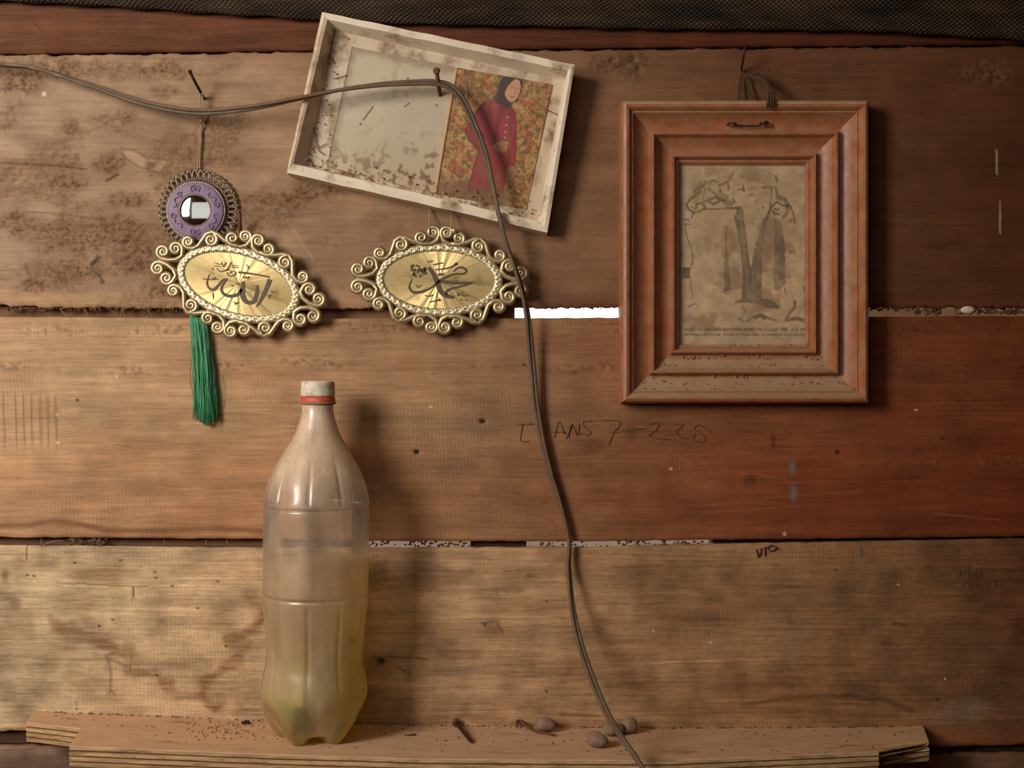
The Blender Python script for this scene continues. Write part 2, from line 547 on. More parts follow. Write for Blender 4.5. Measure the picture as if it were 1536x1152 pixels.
# --- middle plank
def c2(px, py):
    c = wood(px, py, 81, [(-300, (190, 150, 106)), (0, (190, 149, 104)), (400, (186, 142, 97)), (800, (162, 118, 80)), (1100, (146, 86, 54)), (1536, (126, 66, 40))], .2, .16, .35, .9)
    # redder band low on the plank
    c = c * (1 - (sstep(640, 720, py + 20 * fbm(px * .006, py * .01, 6, 3)) * np.array([.06, .17, .24])[:, None, None]).transpose(1, 2, 0))
    w_ = dpoly(px, py, [(-50, 792), (40, 788), (80, 781), (120, 786), (160, 796), (240, 796), (330, 792), (420, 798)])
    c = mixc(c, lin(112, 60, 36), (1 - sstep(1, 7, w_)) * .6)
    # scraped rough bands along the saw line near the top
    for y0 in (492, 550):
        bm = np.exp(-((py - y0 - 6 * np.sin(px * .01)) / 9.0) ** 2) * sstep(.4, .6, fbm(px * .02, py * .06, 88 + y0, 3))
        c = c * (1 - .35 * bm * pits(px * 1.0, py * 1.0))[..., None]
    bm = np.exp(-((py - 692) / 8.0) ** 2) * sstep(.42, .6, fbm(px * .02, py * .05, 95, 3)) * sstep(1000, 1060, px)
    c = mixc(c, lin(150, 96, 62), bm * .5 * pits(px, py * .8))
    # vertical hatch scratches
    for x in (24, 36, 48, 61, 72, 84, 6):
        mk = (1 - sstep(.6, 2.2, np.abs(px - x - .02 * (py - 630)))) * sstep(585, 600, py) * (1 - sstep(650, 690, py))
        c = mixc(c, lin(110, 76, 48), mk * .55)
    for (x, y, rx, ry, k, cl) in [(720, 640, 60, 16, .35, (120, 100, 88)), (690, 700, 60, 26, .3, (130, 104, 84)), (160, 720, 60, 30, .3, (150, 116, 90)), (945, 650, 14, 20, .5, (84, 54, 38)), (895, 672, 24, 14, .5, (84, 54, 38)),
                                  (875, 620, 30, 100, .22, (110, 66, 42)), (980, 760, 90, 40, .35, (120, 58, 34)), (1188, 700, 5, 14, .8, (128, 112, 100)), (1190, 740, 7, 16, .8, (128, 112, 100)), (1125, 720, 12, 10, .5, (82, 44, 28)),
                                  (1298, 805, 6, 4, .8, (84, 70, 62)), (1380, 780, 120, 22, .4, (96, 46, 28)), (690, 550, 140, 14, .25, (140, 82, 52)), (890, 500, 30, 60, .25, (130, 84, 56)), (1160, 660, 4, 12, .6, (80, 40, 26))]:
        c = mixc(c, lin(*cl), blob(px, py, x, y, rx, ry, int(x), .5, .7) * k)
    for (x, y, r) in [(625, 678, 4), (724, 632, 4), (786, 547, 2), (116, 600, 2), (1256, 678, 3.5), (1414, 657, 2)]:
        c = mixc(c, lin(36, 24, 18), 1 - sstep(r * .5, r * 1.2, np.hypot((px - x) / 1.3, py - y)))
    for (x, y, r) in [(646, 610, 1.6), (175, 566, 1.6), (87, 664, 2), (1374, 615, 1.6), (1177, 801, 2.2), (1006, 703, 1.6), (86, 622, 1.3)]:
        c = mixc(c, lin(225, 205, 180), 1 - sstep(r * .7, r * 1.6, np.hypot(px - x, py - y)))
    for pts in ([(1080, 704), (1140, 712), (1190, 722)], [(1060, 758), (1180, 744), (1290, 738)], [(1050, 768), (1200, 760)], [(1400, 770), (1500, 780)]):
        c = mixc(c, lin(170, 112, 72), (1 - sstep(.4, 1.8, dpoly(px, py, pts))) * .35)
    # curl figure
    for pts in ([(775, 768), (800, 762), (822, 752), (795, 748)], [(800, 800), (820, 805), (835, 795), (828, 780), (790, 770)]):
        c = mixc(c, lin(110, 64, 38), (1 - sstep(.8, 3.0, dpoly(px, py, pts))) * .25)
    return c
def h2(px, py):
    h = .0006 * (fbm(px * .03, py * .12, 83, 4) - .5)
    for y0 in (492, 550):
        bm = np.exp(-((py - y0 - 6 * np.sin(px * .01)) / 9.0) ** 2) * sstep(.4, .6, fbm(px * .02, py * .06, 88 + y0, 3))
        h = h - .0009 * bm * pits(px, py)
    for (x, y, r) in [(625, 678, 4), (724, 632, 4)]:
        h = h - .002 * (1 - sstep(r * .5, r * 1.3, np.hypot((px - x) / 1.3, py - y)))
    return h
plank_mid = plank(edge([(X0, 474), (0, 475), (420, 478), (800, 477), (1300, 475), (1536, 474), (X1, 474)], .8, 35), edge([(X0, 806), (0, 806), (400, 809), (560, 812), (900, 812), (1536, 805), (X1, 803)], 1.0, 36), c2, h2, mat_plank('wood_middle', .24, .10, .7, pores=.34))

# --- lower plank: pale, stained
def z8(pts): return [(x / 3.657, 820 + y / 3.657) for x, y in pts]
def c3(px, py):
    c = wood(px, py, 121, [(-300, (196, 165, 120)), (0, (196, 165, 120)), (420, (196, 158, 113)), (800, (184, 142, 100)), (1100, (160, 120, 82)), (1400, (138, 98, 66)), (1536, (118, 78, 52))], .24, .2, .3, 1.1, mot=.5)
    jx = px + 14 * (fbm(px * .05, py * .05, 122, 3) - .5) * 2
    jy = py + 9 * (fbm(px * .05, py * .05, 123, 3) - .5) * 2
    for pts, wd, k in [(z8([(1480, 360), (1410, 430), (1260, 500), (1345, 555), (1250, 650), (1150, 720), (1100, 780), (1110, 840), (1190, 870)]), 7, .75), (z8([(1330, 280), (1440, 330), (1500, 420)]), 9, .5),
                       (z8([(290, 425), (450, 500), (580, 550), (740, 575)]), 7, .6), (z8([(700, 680), (860, 700), (930, 770), (1000, 820), (1100, 840)]), 6, .6), (z8([(480, 300), (480, 400), (560, 520)]), 12, .4),
                       (z8([(400, 700), (540, 730), (640, 830)]), 7, .3), ([(560, 870), (640, 880), (680, 870)], 10, .35), ([(560, 850), (700, 858)], 5, .4)]:
        c = mixc(c, lin(132, 86, 56), (1 - sstep(wd * .2, wd * 2.0, dpoly(jx, jy, pts))) * k * 1.15 * (.55 + .45 * sstep(.3, .65, fbm(px * .02, py * .3, 127, 3))))
    for (x, y, rx, ry, k, cl) in [(150, 862, 70, 16, .5, (150, 106, 70)), (25, 960, 60, 40, .3, (150, 112, 78)), (22, 908, 10, 12, .6, (112, 84, 62)), (1250, 900, 160, 40, .35, (128, 92, 66)), (1020, 920, 130, 30, .3, (136, 96, 66)),
                                  (575, 990, 26, 20, .45, (110, 76, 52)), (737, 945, 22, 18, .5, (124, 88, 62)), (700, 980, 30, 12, .5, (150, 100, 64)), (640, 950, 120, 22, .25, (140, 98, 66)), (1450, 1000, 140, 40, .35, (112, 76, 54)),
                                  (1480, 840, 120, 16, .4, (126, 74, 48)), (600, 920, 40, 30, .3, (230, 190, 120)), (1180, 960, 50, 40, .22, (190, 160, 130)), (1450, 1068, 50, 22, .45, (158, 132, 108)), (8, 864, 8, 12, .7, (112, 74, 48)),
                                  (1450, 1110, 120, 16, .5, (150, 84, 52)), (60, 1090, 60, 8, .5, (176, 110, 72)), (560, 1060, 40, 60, .3, (120, 78, 48))]:
        c = mixc(c, lin(*cl), blob(px, py, x, y, rx, ry, int(x) + 3, .6, .8) * k)
    for pts, wd, k in [(z8([(735, 222), (735, 295)]), 1, .9), (z8([(150, 0), (146, 70)]), 1.2, .7), (z8([(725, 575), (722, 685)]), 1.1, .6), (z8([(0, 600), (230, 610)]), 1, .4), (z8([(330, 200), (600, 212), (820, 222)]), 1, .6),
                       ([(1115, 1058), (1180, 1047), (1270, 1044), (1330, 1051), (1368, 1066)], 3.0, .5), ([(840, 1070), (900, 1074)], 2, .35), ([(720, 935), (745, 932), (755, 950)], 1.2, .6),
                       ([(560, 985), (600, 985), (640, 990)], 1.6, .6), ([(600, 1000), (615, 1010)], 1.4, .5), ([(1340, 934), (1356, 938)], 2.5, .6), ([(1140, 1160), (1290, 1130)], 1, .3)]:
        c = mixc(c, lin(84, 54, 36), (1 - sstep(wd * .5, wd * 1.7, dpoly(jx * .3 + px * .7, jy * .3 + py * .7, pts))) * k)
    # grey vine-like mark
    for pts in (z8([(640, 575), (580, 600), (600, 640), (610, 700), (605, 790), (630, 810)]), z8([(600, 620), (650, 635), (690, 655)]), z8([(610, 790), (590, 810)])):
        c = mixc(c, lin(124, 100, 80), (1 - sstep(1, 3, dpoly(px, py, pts))) * .6)
    for pts, k in [(z8([(340, 212), (600, 225), (830, 226)]), .5), (z8([(110, 180), (200, 185)]), .6), (z8([(250, 490), (360, 490)]), .5), ([(925, 1003), (1000, 993), (1060, 991), (1165, 990)], .6), ([(1380, 948), (1540, 956)], .5),
                   ([(1130, 1019), (1200, 1021), (1420, 1030)], .35), (z8([(730, 660), (830, 655)]), .5)]:
        c = mixc(c, c * 1.5, (1 - sstep(.4, 2.2, dpoly(jx * .15 + px * .85, jy * .15 + py * .85, pts))) * k)
    # pin holes
    for x, y in z8([(850, 140), (855, 170), (1195, 190), (1085, 338), (660, 75), (410, 88), (545, 435), (1240, 545), (620, 400), (945, 215), (150, 155), (185, 160), (860, 705)]) + [(820, 902), (727, 937), (572, 992), (1406, 1049), (820, 1037), (1254, 855)]:
        r = 5 if x in (572,) else 2
        c = mixc(c, lin(40, 26, 18), (1 - sstep(r * .5, r * 1.3, np.hypot((px - x) / 1.4, py - y))) * .85)
    for y in (1053, 1058, 1063):
        c = mixc(c, lin(40, 28, 20), 1 - sstep(1, 2.4, np.hypot(px - 115, py - y)))
    c = mixc(c, lin(200, 180, 160), (blob(px, py, 113, 1055, 10, 12, 4) * .4))
    for (x, y) in [(980, 946), (1347, 877), (1417, 1018), (1066, 964)]:
        c = mixc(c, lin(225, 205, 180), 1 - sstep(1, 2.4, np.hypot(px - x, py - y)))
    c = mixc(c, lin(96, 88, 82), blob(px, py, 1293, 828, 5, 10, 4) * .6)
    return c
h3 = lambda px, py: .0009 * (fbm(px * .03, py * .09, 124, 4) - .5) + .0006 * (fbm(px * .15, py * .3, 125, 2) - .5) - .0015 * (1 - sstep(2, 6, np.hypot((px - 572) / 1.4, py - 992)))
plank_low = plank(edge([(X0, 818), (0, 818), (400, 822), (560, 822), (900, 821), (1060, 817), (1536, 808), (X1, 806)], .8, 37), edge([(X0, 1096), (0, 1097), (120, 1098), (700, 1110), (1380, 1121), (1536, 1118), (X1, 1117)], 1.5, 38), c3, h3, mat_plank('wood_lower', .30, .10, pores=.5))

# --- plank below the shelf line
def c4(px, py):
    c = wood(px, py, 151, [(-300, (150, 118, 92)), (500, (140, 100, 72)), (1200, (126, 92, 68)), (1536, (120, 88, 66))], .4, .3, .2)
    return mixc(c, lin(60, 42, 32), blob(px, py, 80, 1150, 200, 25, 4, .6, .8) * .5)
h4 = lambda px, py: .002 * (fbm(px * .04, py * .12, 154, 4) - .5)
plank(edge([(X0, 1117), (0, 1119), (200, 1124), (1380, 1133), (1536, 1130), (X1, 1128)], 2.2, 39, .1), edge([(X0, 1460), (X1, 1455)], 1, 40), c4, h4, mat_plank('wood_bottom', .3, .1), dx=4, dy=4)
# planks of the same wall above and below the frame
for a, b_, s in ((-460, -100, 161), (-830, -470, 162), (1470, 1830, 163), (1840, 2200, 164), (2210, 2580, 165)):
    plank(edge([(X0, a), (X1, a)], 1, s), edge([(X0, b_), (X1, b_)], 1, s + 9),
          lambda px, py: wood(px, py, s, [(-300, (170, 124, 86)), (1536, (140, 90, 60))]), h_none, mat_plank('wood_%d' % s), dx=24, dy=24)
# the strips of wall beside the frame
for xa, xb in ((-4100, X0 - 4), (X1 + 4, 3100)):
    m = MB(); p, q = P(xa, 2576), P(xb, -1100)
    m.box((p[0], 0, p[2]), (q[0], THICK, q[2]))
    obj('side_boarding', m.mesh('side_boarding', False), M['rough_wood'], wall)

# posts and boards on the outer face of the wall, seen only through the gaps
def backing(name, xa, xb, ya, yb, mat, y=0.0135, t=.02):
    m = MB(); p, q = P(xa, yb), P(xb, ya)
    m.box((p[0], y, p[2]), (q[0], y + t, q[2]))
    return obj(name, m.mesh(name, False), mat, wall)
backing('outer_board', -380, 772, 430, 500, M['rough_wood'])
backing('outer_board', -380, 545, 780, 850, M['rough_wood'], .016)
backing('outer_board', 705, 790, 795, 845, M['dark_wood'])
backing('outer_board', 1072, 1866, 785, 845, M['dark_wood'])
backing('outer_board', -380, 1866, 30, 110, M['dark_wood'])
backing('outer_board', -380, 1866, 1080, 1160, M['dark_wood'])
backing('outer_board', 1150, 2100, 380, 560, M['tan_wood'], .45, .03)

# ragged dust, fibres and cobweb threads in the gaps
sp = []
for _ in range(230):
    x = R.uniform(0, 300); sp.append((P(x, 462 + R.random() ** 2 * 5, -.0005 + .006 * R.random()), R.uniform(.0004, .0012)))
for _ in range(260):
    x = R.choice([R.uniform(1306, 1380), R.uniform(1372, 1412), R.uniform(1430, 1536), R.uniform(1480, 1536)])
    sp.append((P(x, 461 + R.random() * (5 if x < 1370 else 11), .002 + .006 * R.random()), R.uniform(.0005, .0014)))
for _ in range(24):
    x = R.uniform(815, 930); sp.append((P(x, 461 + R.random() ** 2 * 3, .004), R.uniform(.0004, .0009)))
crumbs('gap_dust', sp, M['grime'], wall)
sp = []
for x in list(np.arange(552, 705, 2.2)) + list(np.arange(792, 1066, 2.4)):
    if fbm(np.array([x * .05]), np.array([3.]), 5, 2)[0] > .44 or R.random() < .35:
        sp.append((P(x + R.uniform(-2, 2), R.choice([812.5, 815, 817, 819]), .004), R.uniform(.0006, .0014)))
for _ in range(60):
    sp.append((P(R.uniform(100, 160), R.uniform(808, 818), .004), R.uniform(.0006, .0014)))
crumbs('gap_dust', sp, M['grime'], wall)
m = MB()
for (a, b_, c_) in [((128, 463), (130, 470), (134, 476)), ((184, 462), (186, 470), (190, 476)), ((182, 463), (182, 470), (181, 476)), ((221, 462), (225, 470), (229, 476)), ((90, 462), (96, 470), (104, 476)), ((62, 808), (62, 813), (60, 819)), ((64, 818), (80, 812), (96, 811)), ((310, 810), (309, 814), (310, 819)), ((247, 810), (246, 813), (247, 816)), ((340, 810), (341, 813), (341, 816))]:
    m.tube(spline([P(*a, -.0003), P(*b_, -.001), P(*c_, -.0003)], 4), .00035, 5)
o = obj('gap_fibre', m.mesh('gap_fibre'), M['dust'], wall); o['kind'] = 'stuff'
m = MB(); m.ball(P(1452, 465, -.001), .0052, 12, 8, .12, (1.35, .7, .72))
obj('pale_lump', m.mesh('pale_lump'), mat_simple('pale_lump', (220, 200, 178), .6, .2, (300, 300, 300)), wall)

# pencil writing on the middle plank (thin graphite strokes)
M['graphite'] = mat_simple('graphite', (92, 60, 42), .7, .1)
def zp(pts): return [(760 + x / 4.518, 590 + y / 4.518) for x, y in pts]
m = MB()
for s in [[(78, 210), (180, 208)], [(108, 212), (95, 320), (155, 328)], [(262, 200), (285, 215), (262, 262)], [(262, 262), (285, 300)], [(325, 300), (355, 190), (395, 280)], [(318, 262), (400, 262)],
          [(400, 310), (448, 210), (420, 270)], [(420, 300), (440, 205), (480, 285), (492, 205)], [(578, 190), (520, 195), (530, 230), (570, 262), (545, 285), (490, 268)], [(640, 180), (770, 195), (725, 270), (690, 350)], [(700, 270), (770, 262)],
          [(880, 240), (940, 238)], [(955, 212), (1030, 205), (1010, 250), (965, 285), (1020, 305), (1110, 315)], [(1125, 208), (1195, 215), (1150, 262), (1190, 300), (1240, 305)], [(1305, 210), (1270, 240), (1330, 280), (1345, 320), (1300, 328), (1262, 300), (1280, 280)], [(1305, 210), (1395, 270)]]:
    p = zp(s)
    m.tube([P(x, y, -.0007) for x, y in spline(p, 4)], .00030, 5)
o = obj('pencil_writing', m.mesh('pencil_writing'), M['graphite'], wall); o['label'] = 'faint pencil letters and numbers on the plank'
m = MB()
for s in [[(1142, 822), (1140, 834)], [(1147, 820), (1148, 834)], [(1150, 822), (1158, 818), (1164, 822), (1158, 827), (1152, 824)], [(1134, 824), (1138, 836)], [(1165, 820), (1166, 824)]]:
    m.tube([P(x, y, -.0007) for x, y in spline(s, 3)], .0008, 5)
for s in [[(1440, 850), (1440, 864)], [(1448, 850), (1458, 850)], [(1453, 850), (1453, 864)], [(1462, 864), (1467, 850), (1472, 864)], [(1421, 874), (1416, 878), (1421, 882), (1425, 878), (1421, 874)], [(1436, 874), (1429, 874), (1430, 878), (1436, 879), (1430, 883)], [(1440, 874), (1448, 874), (1443, 883)],
          [(1458, 874), (1452, 874), (1453, 878), (1458, 880), (1452, 883)], [(1478, 873), (1484, 874), (1480, 878), (1484, 881), (1478, 883)], [(1494, 870), (1490, 872), (1496, 878), (1491, 880), (1497, 870)], [(1500, 870), (1506, 871), (1501, 879), (1508, 879)]]:
    m.tube([P(x, y, -.0003) for x, y in spline(s, 3)], .00022, 5)
o = obj('pencil_writing', m.mesh('pencil_marks'), M['graphite'], wall); o['label'] = 'small pencil marks on the pale plank'

# ------------------------------------------------------------------ woven tarpaulin along the top
def mat_tarp():
    m, nt, b = mat_new('woven_tarp')
    n1 = noise(nt, mapped(nt, (10, 10, 60)), 1, 5)
    def wave(d, s):
        wv = nt.nodes.new('ShaderNodeTexWave'); wv.wave_type = 'BANDS'; wv.bands_direction = d
        wv.inputs['Scale'].default_value = s; wv.inputs['Distortion'].default_value = .6
        uv = nt.nodes.new('ShaderNodeAttribute'); uv.attribute_name = 'weave'
        nt.links.new(uv.outputs['Vector'], wv.inputs['Vector'])
        return wv.outputs['Fac']
    a, c_ = wave('X', 62), wave('Y', 80)
    chk = math_n(nt, 'ABSOLUTE', math_n(nt, 'SUBTRACT', a, c_))
    base = mul(nt, tuple(lin(74, 56, 38)), ramp(nt, [(0, .35), (1, 1.2)], chk))
    base = mul(nt, base, ramp(nt, [(.35, .25), (.65, 1.3)], n1))
    nt.links.new(base, b.inputs['Base Color'])
    b.inputs['Roughness'].default_value = .6
    b.inputs['Specular IOR Level'].default_value = .25
    bump(nt, b, chk, .9, .0012)
    return m
def build_tarp():
    xs = np.linspace(-700, 2250, 240)
    low = np.interp(xs, [-700, 0, 150, 420, 560, 1000, 1300, 1536, 2250], [-20, 2, 9, 27, 35, 44, 47, 60, 80])
    prof = []                                     # (y, dz above lowest line)
    for k in range(13):
        a = math.radians(-200 + 200 * k / 12.0)
        prof.append((-.009 + .0065 * math.cos(a), .022 + .022 * math.sin(a)))
    prof = prof[::-1]
    prof = [(-.0025, .10), (-.0025, .05)] + prof[0:]
    prof += [(-.022, .06), (-.05, .12), (-.09, .24), (-.14, .5), (-.22, .68)]
    V = []; W = []
    cum = 0; lastp = None
    acc = []
    for p in prof:
        if lastp: cum += math.hypot(p[0] - lastp[0], p[1] - lastp[1])
        acc.append(cum); lastp = p
    for j, (y, dz) in enumerate(prof):
        for x, l in zip(xs, low):
            q = P(x, l, -.009)
            rip = .004 * (float(fbm(np.array([x * .012]), np.array([j * .5]), 19, 3)[0]) - .5) + .0015 * math.sin(x * .08 + j)
            V.append((q[0], y - rip, q[2] + dz + rip * .4))
            W.append((q[0] * 1.0, acc[j], 0))
    nx = len(xs)
    i = np.arange((len(prof) - 1) * (nx - 1)); r, c = i // (nx - 1), i % (nx - 1); a = r * nx + c
    F = np.stack([a, a + 1, a + nx + 1, a + nx], -1)
    me = new_mesh('tarpaulin', np.array(V), F)
    at = me.attributes.new('weave', 'FLOAT_VECTOR', 'POINT')
    at.data.foreach_set('vector', np.array(W, dtype=np.float32).ravel())
    o = obj('tarpaulin', me, mat_tarp())
    mod = o.modifiers.new('thick', 'SOLIDIFY'); mod.thickness = .0008
    tag(o, 'dark woven plastic tarpaulin sagging along the top of the plank wall', 'tarpaulin')
build_tarp()

# ------------------------------------------------------------------ plywood shelf
def shelf_z(px):
    return (576 - np.interp(px, [40, 105, 400, 640, 1000, 1310, 1393], [1065, 1069, 1081, 1088, 1092, 1090.5, 1088])) / 1600.0
SH_T = .0175
def build_shelf():
    t = empty('shelf_board', (0, -.05, float(shelf_z(640)) - SH_T))
    tag(t, 'dusty plywood shelf board with notched ends carrying the bottle', 'shelf')
    # outline: px of the top surface at its own depth -> world x from the pixel
    fr = [(52, .0), (40, .042), (122, .053), (136, .055), (104, .109)] + [(x, float(np.interp(x, [104, 640, 1000, 1318], [.109, .106, .103, .079]))) for x in range(140, 1318, 24)] + [(1318, .079), (1308, .068), (1309, .063), (1393, .054), (1384, .0)]
    fr += [(x, .0) for x in range(1368, 60, -24)]
    def wx(px, d): return (px - 768) * (CAM_D - d) / FPX
    zt = lambda px: float(shelf_z(np.array([px]))[0])
    # top slab: triangulated through columns of x
    xs_px = sorted(set([52, 104, 122, 136, 1309, 1318, 1384] + list(range(60, 1384, 12))))
    plies = [(0.0, .0012, (178, 140, 102), 0), (.0012, .0036, (196, 158, 112), .0004), (.0036, .0052, (120, 84, 56), -.0009), (.0052, .0082, (198, 160, 114), .0004), (.0082, .0098, (116, 80, 54), -.0009), (.0098, .0128, (192, 152, 106), .0005), (.0128, .0144, (112, 78, 52), -.0009), (.0144, SH_T, (186, 146, 100), .0003)]
    nb = len(fr)
    top = [(wx(p, d), -d, zt(p)) for p, d in fr]
    import bmesh
    def ply(i, a, b, rgb, off):
        bm = bmesh.new()
        cen = Vector((0, -.05, 0))
        def ring(dz, sub=True):
            vs = []
            for k, (x, y, z) in enumerate(top):
                n = Vector((0, 0, 0))
                if y < -.003:
                    n.y = -1 if abs(x) < .4 else -.6
                    if x < -.38: n.x = -.6
                    if x > .31: n.x = .6
                j = off * (1 if i else 0)
                rag = .0012 * (R.random() - .5) if (abs(x) > .36 or x > .31) and i else .0005 * (R.random() - .5)
                vs.append(bm.verts.new((x + n.x * (j + rag), y + n.y * (j + rag) if y < -.003 else y, z - dz)))
            return vs
        ra, rb = ring(a), ring(b)
        bm.faces.new(ra)
        bm.faces.new(rb[::-1])
        for k in range(nb):
            k2 = (k + 1) % nb
            bm.faces.new((ra[k2], ra[k], rb[k], rb[k2]))
        bmesh.ops.triangulate(bm, faces=[f for f in bm.faces if len(f.verts) > 4])
        bmesh.ops.recalc_face_normals(bm, faces=bm.faces)
        me = bpy.data.meshes.new('ply'); bm.to_mesh(me); bm.free()
        if i == 0:
            mt = mat_simple('shelf_dust_top', (210, 170, 132), .92, .12, (30, 60, 60), bmp=.25, bdist=.001, spec=.15, dirt=(118, 84, 60), dirt_lo=.58, dirt_hi=.8, dscale=(18, 70, 70))
        else:
            mt = mat_simple('ply_layer_%d' % i, rgb, .9, .3, (25, 25, 400), bmp=.4, dirt=(96, 66, 46), dirt_lo=.5, dirt_hi=.75, dscale=(60, 60, 400))
        return obj('ply', me, mt, t)
    for i, (a, b, rgb, off) in enumerate(plies):
        ply(i, a, b, rgb, off)
    # nail head in the right tab
    m = MB(); c = P(1350, 1127, -.060); m.tube([(c[0], -.050, c[2]), (c[0], -.0605, c[2]), (c[0], -.0618, c[2])], [.0042, .0042, .003], 14)
    obj('nail_head', m.mesh('nail_head'), M['dark_iron'], t)
    sp = []
    for _ in range(170):
        px = R.uniform(70, 1380); d = R.uniform(.004, .085) if 150 < px < 1300 else R.uniform(.003, .035)
        sp.append(((wx(px, d), -d, zt(px) + .0002), R.uniform(.0003, .0009)))
    for _ in range(120):
        px = R.gauss(340, 30); d = R.uniform(.01, .07)
        sp.append(((wx(px, d), -d, zt(px) + .0002), R.uniform(.0003, .0008)))
    for _ in range(260):
        px = R.uniform(60, 1384); sp.append(((wx(px, .001), -.001 - .002 * R.random(), zt(px) + .0002), R.uniform(.0004, .0011)))
    crumbs('dirt_specks', sp, M['grime'], t)
    return t
shelf = build_shelf()
def on_shelf(px, py):
    """point of the shelf top seen at this pixel"""
    z = float(shelf_z(np.array([px]))[0])
    for _ in range(4):
        dist = -z * FPX / (py - 576.0)
        y = dist - CAM_D
    return Vector(((px - 768) * dist / FPX, y, z))

# ------------------------------------------------------------------ bottle
def build_bottle():
    AY = -.0525
    k = (CAM_D + AY) / FPX
    z0 = float(shelf_z(np.array([472]))[0])
    bx = (470.5 - 768) * k
    t = empty('plastic_bottle', (bx, AY, z0), (0, math.radians(.7), 0))
    tag(t, 'dusty clear plastic soft drink bottle half full of murky yellowish liquid, on the shelf', 'bottle')
    zz = lambda py: (576 - py) * k - z0           # height above shelf
    prof = [(604, 24), (608, 23.2), (616, 23.5), (624, 25), (634, 28), (645, 31.5), (655, 36), (668, 43.5), (680, 51), (693, 58.5), (706, 65), (719, 70.5), (732, 75), (744, 78), (752, 79.2), (757, 79.4), (760, 77.8), (764, 78.9), (790, 79), (815, 79), (850, 79), (880, 79), (887, 78.8), (891, 76.9), (895, 78), (910, 77.4),
            (930, 75.4), (950, 73.2), (970, 72.2), (985, 72), (996, 73), (1008, 75.8), (1020, 78.2), (1032, 79.4), (1042, 79.4), (1054, 77.8), (1066, 75), (1078, 71), (1090, 65.5), (1100, 59), (1108, 50), (1113, 40), (1114, 26), (1112, 12), (1110, 4)]
    NT = 160
    def radius(py, r, th, shrink=0):
        g = 0
        # vertical flutes on the shoulder and on the lower waist
        fl = sstep(675, 715, py) * (1 - sstep(748, 757, py))
        lw = sstep(893, 905, py) * (1 - sstep(1000, 1040, py))
        ph = (th * 10 / (2 * math.pi)) % 1.0
        groove = np.exp(-((ph - .5) / .05) ** 2)
        g -= 1.9 * groove * fl + 1.5 * groove * lw
        g += 1.1 * fl * np.cos((ph - .0) * 2 * math.pi) * .5
        # five-lobed foot
        b = sstep(1035, 1104, py)
        p5 = np.cos(5 * (th - math.radians(-111)))
        g += b * (1.0 * p5 - 1.0) * 7.5
        # dents
        g -= 2.4 * np.exp(-((np.sin((th + math.radians(118)) / 2) * 2) / .20) ** 2 - ((py - 742) / 12.0) ** 2)
        g -= 2.2 * np.exp(-((np.sin((th + math.radians(130)) / 2) * 2) / .22) ** 2 - ((py - 862) / 16.0) ** 2)
        g -= 1.5 * np.exp(-((np.sin((th + math.radians(112)) / 2) * 2) / .25) ** 2 - ((py - 1020) / 14.0) ** 2)
        return max(.5, r - shrink + g)
    pys = spline([(p, r) for p, r in prof], 3)
    def lathe(rows, shrink=0, wall_bottom=True):
        V = []; info = []
        for (py, r) in rows:
            for i in range(NT):
                th = 2 * math.pi * i / NT          # th=-90deg faces the camera
                rr = radius(py, r, th, shrink)
                z = zz(py)
                # feet: raise valleys of the base between lobes
                if py > 1090:
                    p5 = math.cos(5 * (th - math.radians(-111)))
                    z += (1 - p5) * .5 * 23 * k * float(sstep(1090, 1114, np.array(py))) * min(1, rr / 20.0)
                z = max(z, .0004 + shrink * k * .6)
                V.append((rr * k * math.cos(th), rr * k * math.sin(th), z)); info.append((py, th))
        n = len(rows)
        i = np.arange((n - 1) * NT); r_, c = i // NT, i % NT; a = r_ * NT + c; c2 = r_ * NT + (c + 1) % NT
        F = np.stack([a, a + NT, c2 + NT, c2], -1)
        return np.array(V), F, np.array(info)
    V, F, info = lathe(pys)
    me = new_mesh('body', V, F)
    py, th = info[:, 0], info[:, 1]
    dust = .23 + .47 * (1 - sstep(690, 765, py)) + .10 * (1 - sstep(600, 660, py)) + .10 * sstep(.45, .7, fbm(th * 3, py * .02, 7, 3))
    streak = fbm(np.cos(th) * 8, py * .006 + np.sin(th) * 8, 8, 3)
    dust = np.clip(dust + .16 * (streak - .5) - .05 * sstep(960, 1080, py), .12, .9)
    setcol(me, np.stack([dust] * 3, -1), 'Dust')
    m_, nt, b = mat_new('dusty_pet')
    _, fac = attr(nt, 'Dust')
    n1 = noise(nt, mapped(nt, (450, 450, 450)), 1, 4)
    n2 = noise(nt, mapped(nt, (60, 60, 25)), 1, 4)
    cc = mul(nt, tuple(lin(236, 206, 174)), ramp(nt, [(.3, .86), (.7, 1.08)], n1))
    nt.links.new(cc, b.inputs['Base Color'])
    b.inputs['Roughness'].default_value = .45
    b.inputs['Specular IOR Level'].default_value = .4
    tr = nt.nodes.new('ShaderNodeBsdfTransparent'); tr.inputs[0].default_value = (.96, .95, .92, 1)
    gl = nt.nodes.new('ShaderNodeBsdfGlossy'); gl.inputs['Roughness'].default_value = .26
    gl.inputs[0].default_value = (1, .98, .95, 1)
    mx = nt.nodes.new('ShaderNodeMixShader'); mx2 = nt.nodes.new('ShaderNodeMixShader')
    f2 = math_n(nt, 'MULTIPLY', fac, ramp(nt, [(.3, .75), (.7, 1.25)], n2), True)
    nt.links.new(f2, mx.inputs[0]); nt.links.new(tr.outputs[0], mx.inputs[1]); nt.links.new(b.outputs[0], mx.inputs[2])
    fr = nt.nodes.new('ShaderNodeFresnel'); fr.inputs['IOR'].default_value = 1.45
    nt.links.new(math_n(nt, 'MULTIPLY', fr.outputs[0], 1.3, True), mx2.inputs[0])
    nt.links.new(mx.outputs[0], mx2.inputs[1]); nt.links.new(gl.outputs[0], mx2.inputs[2])
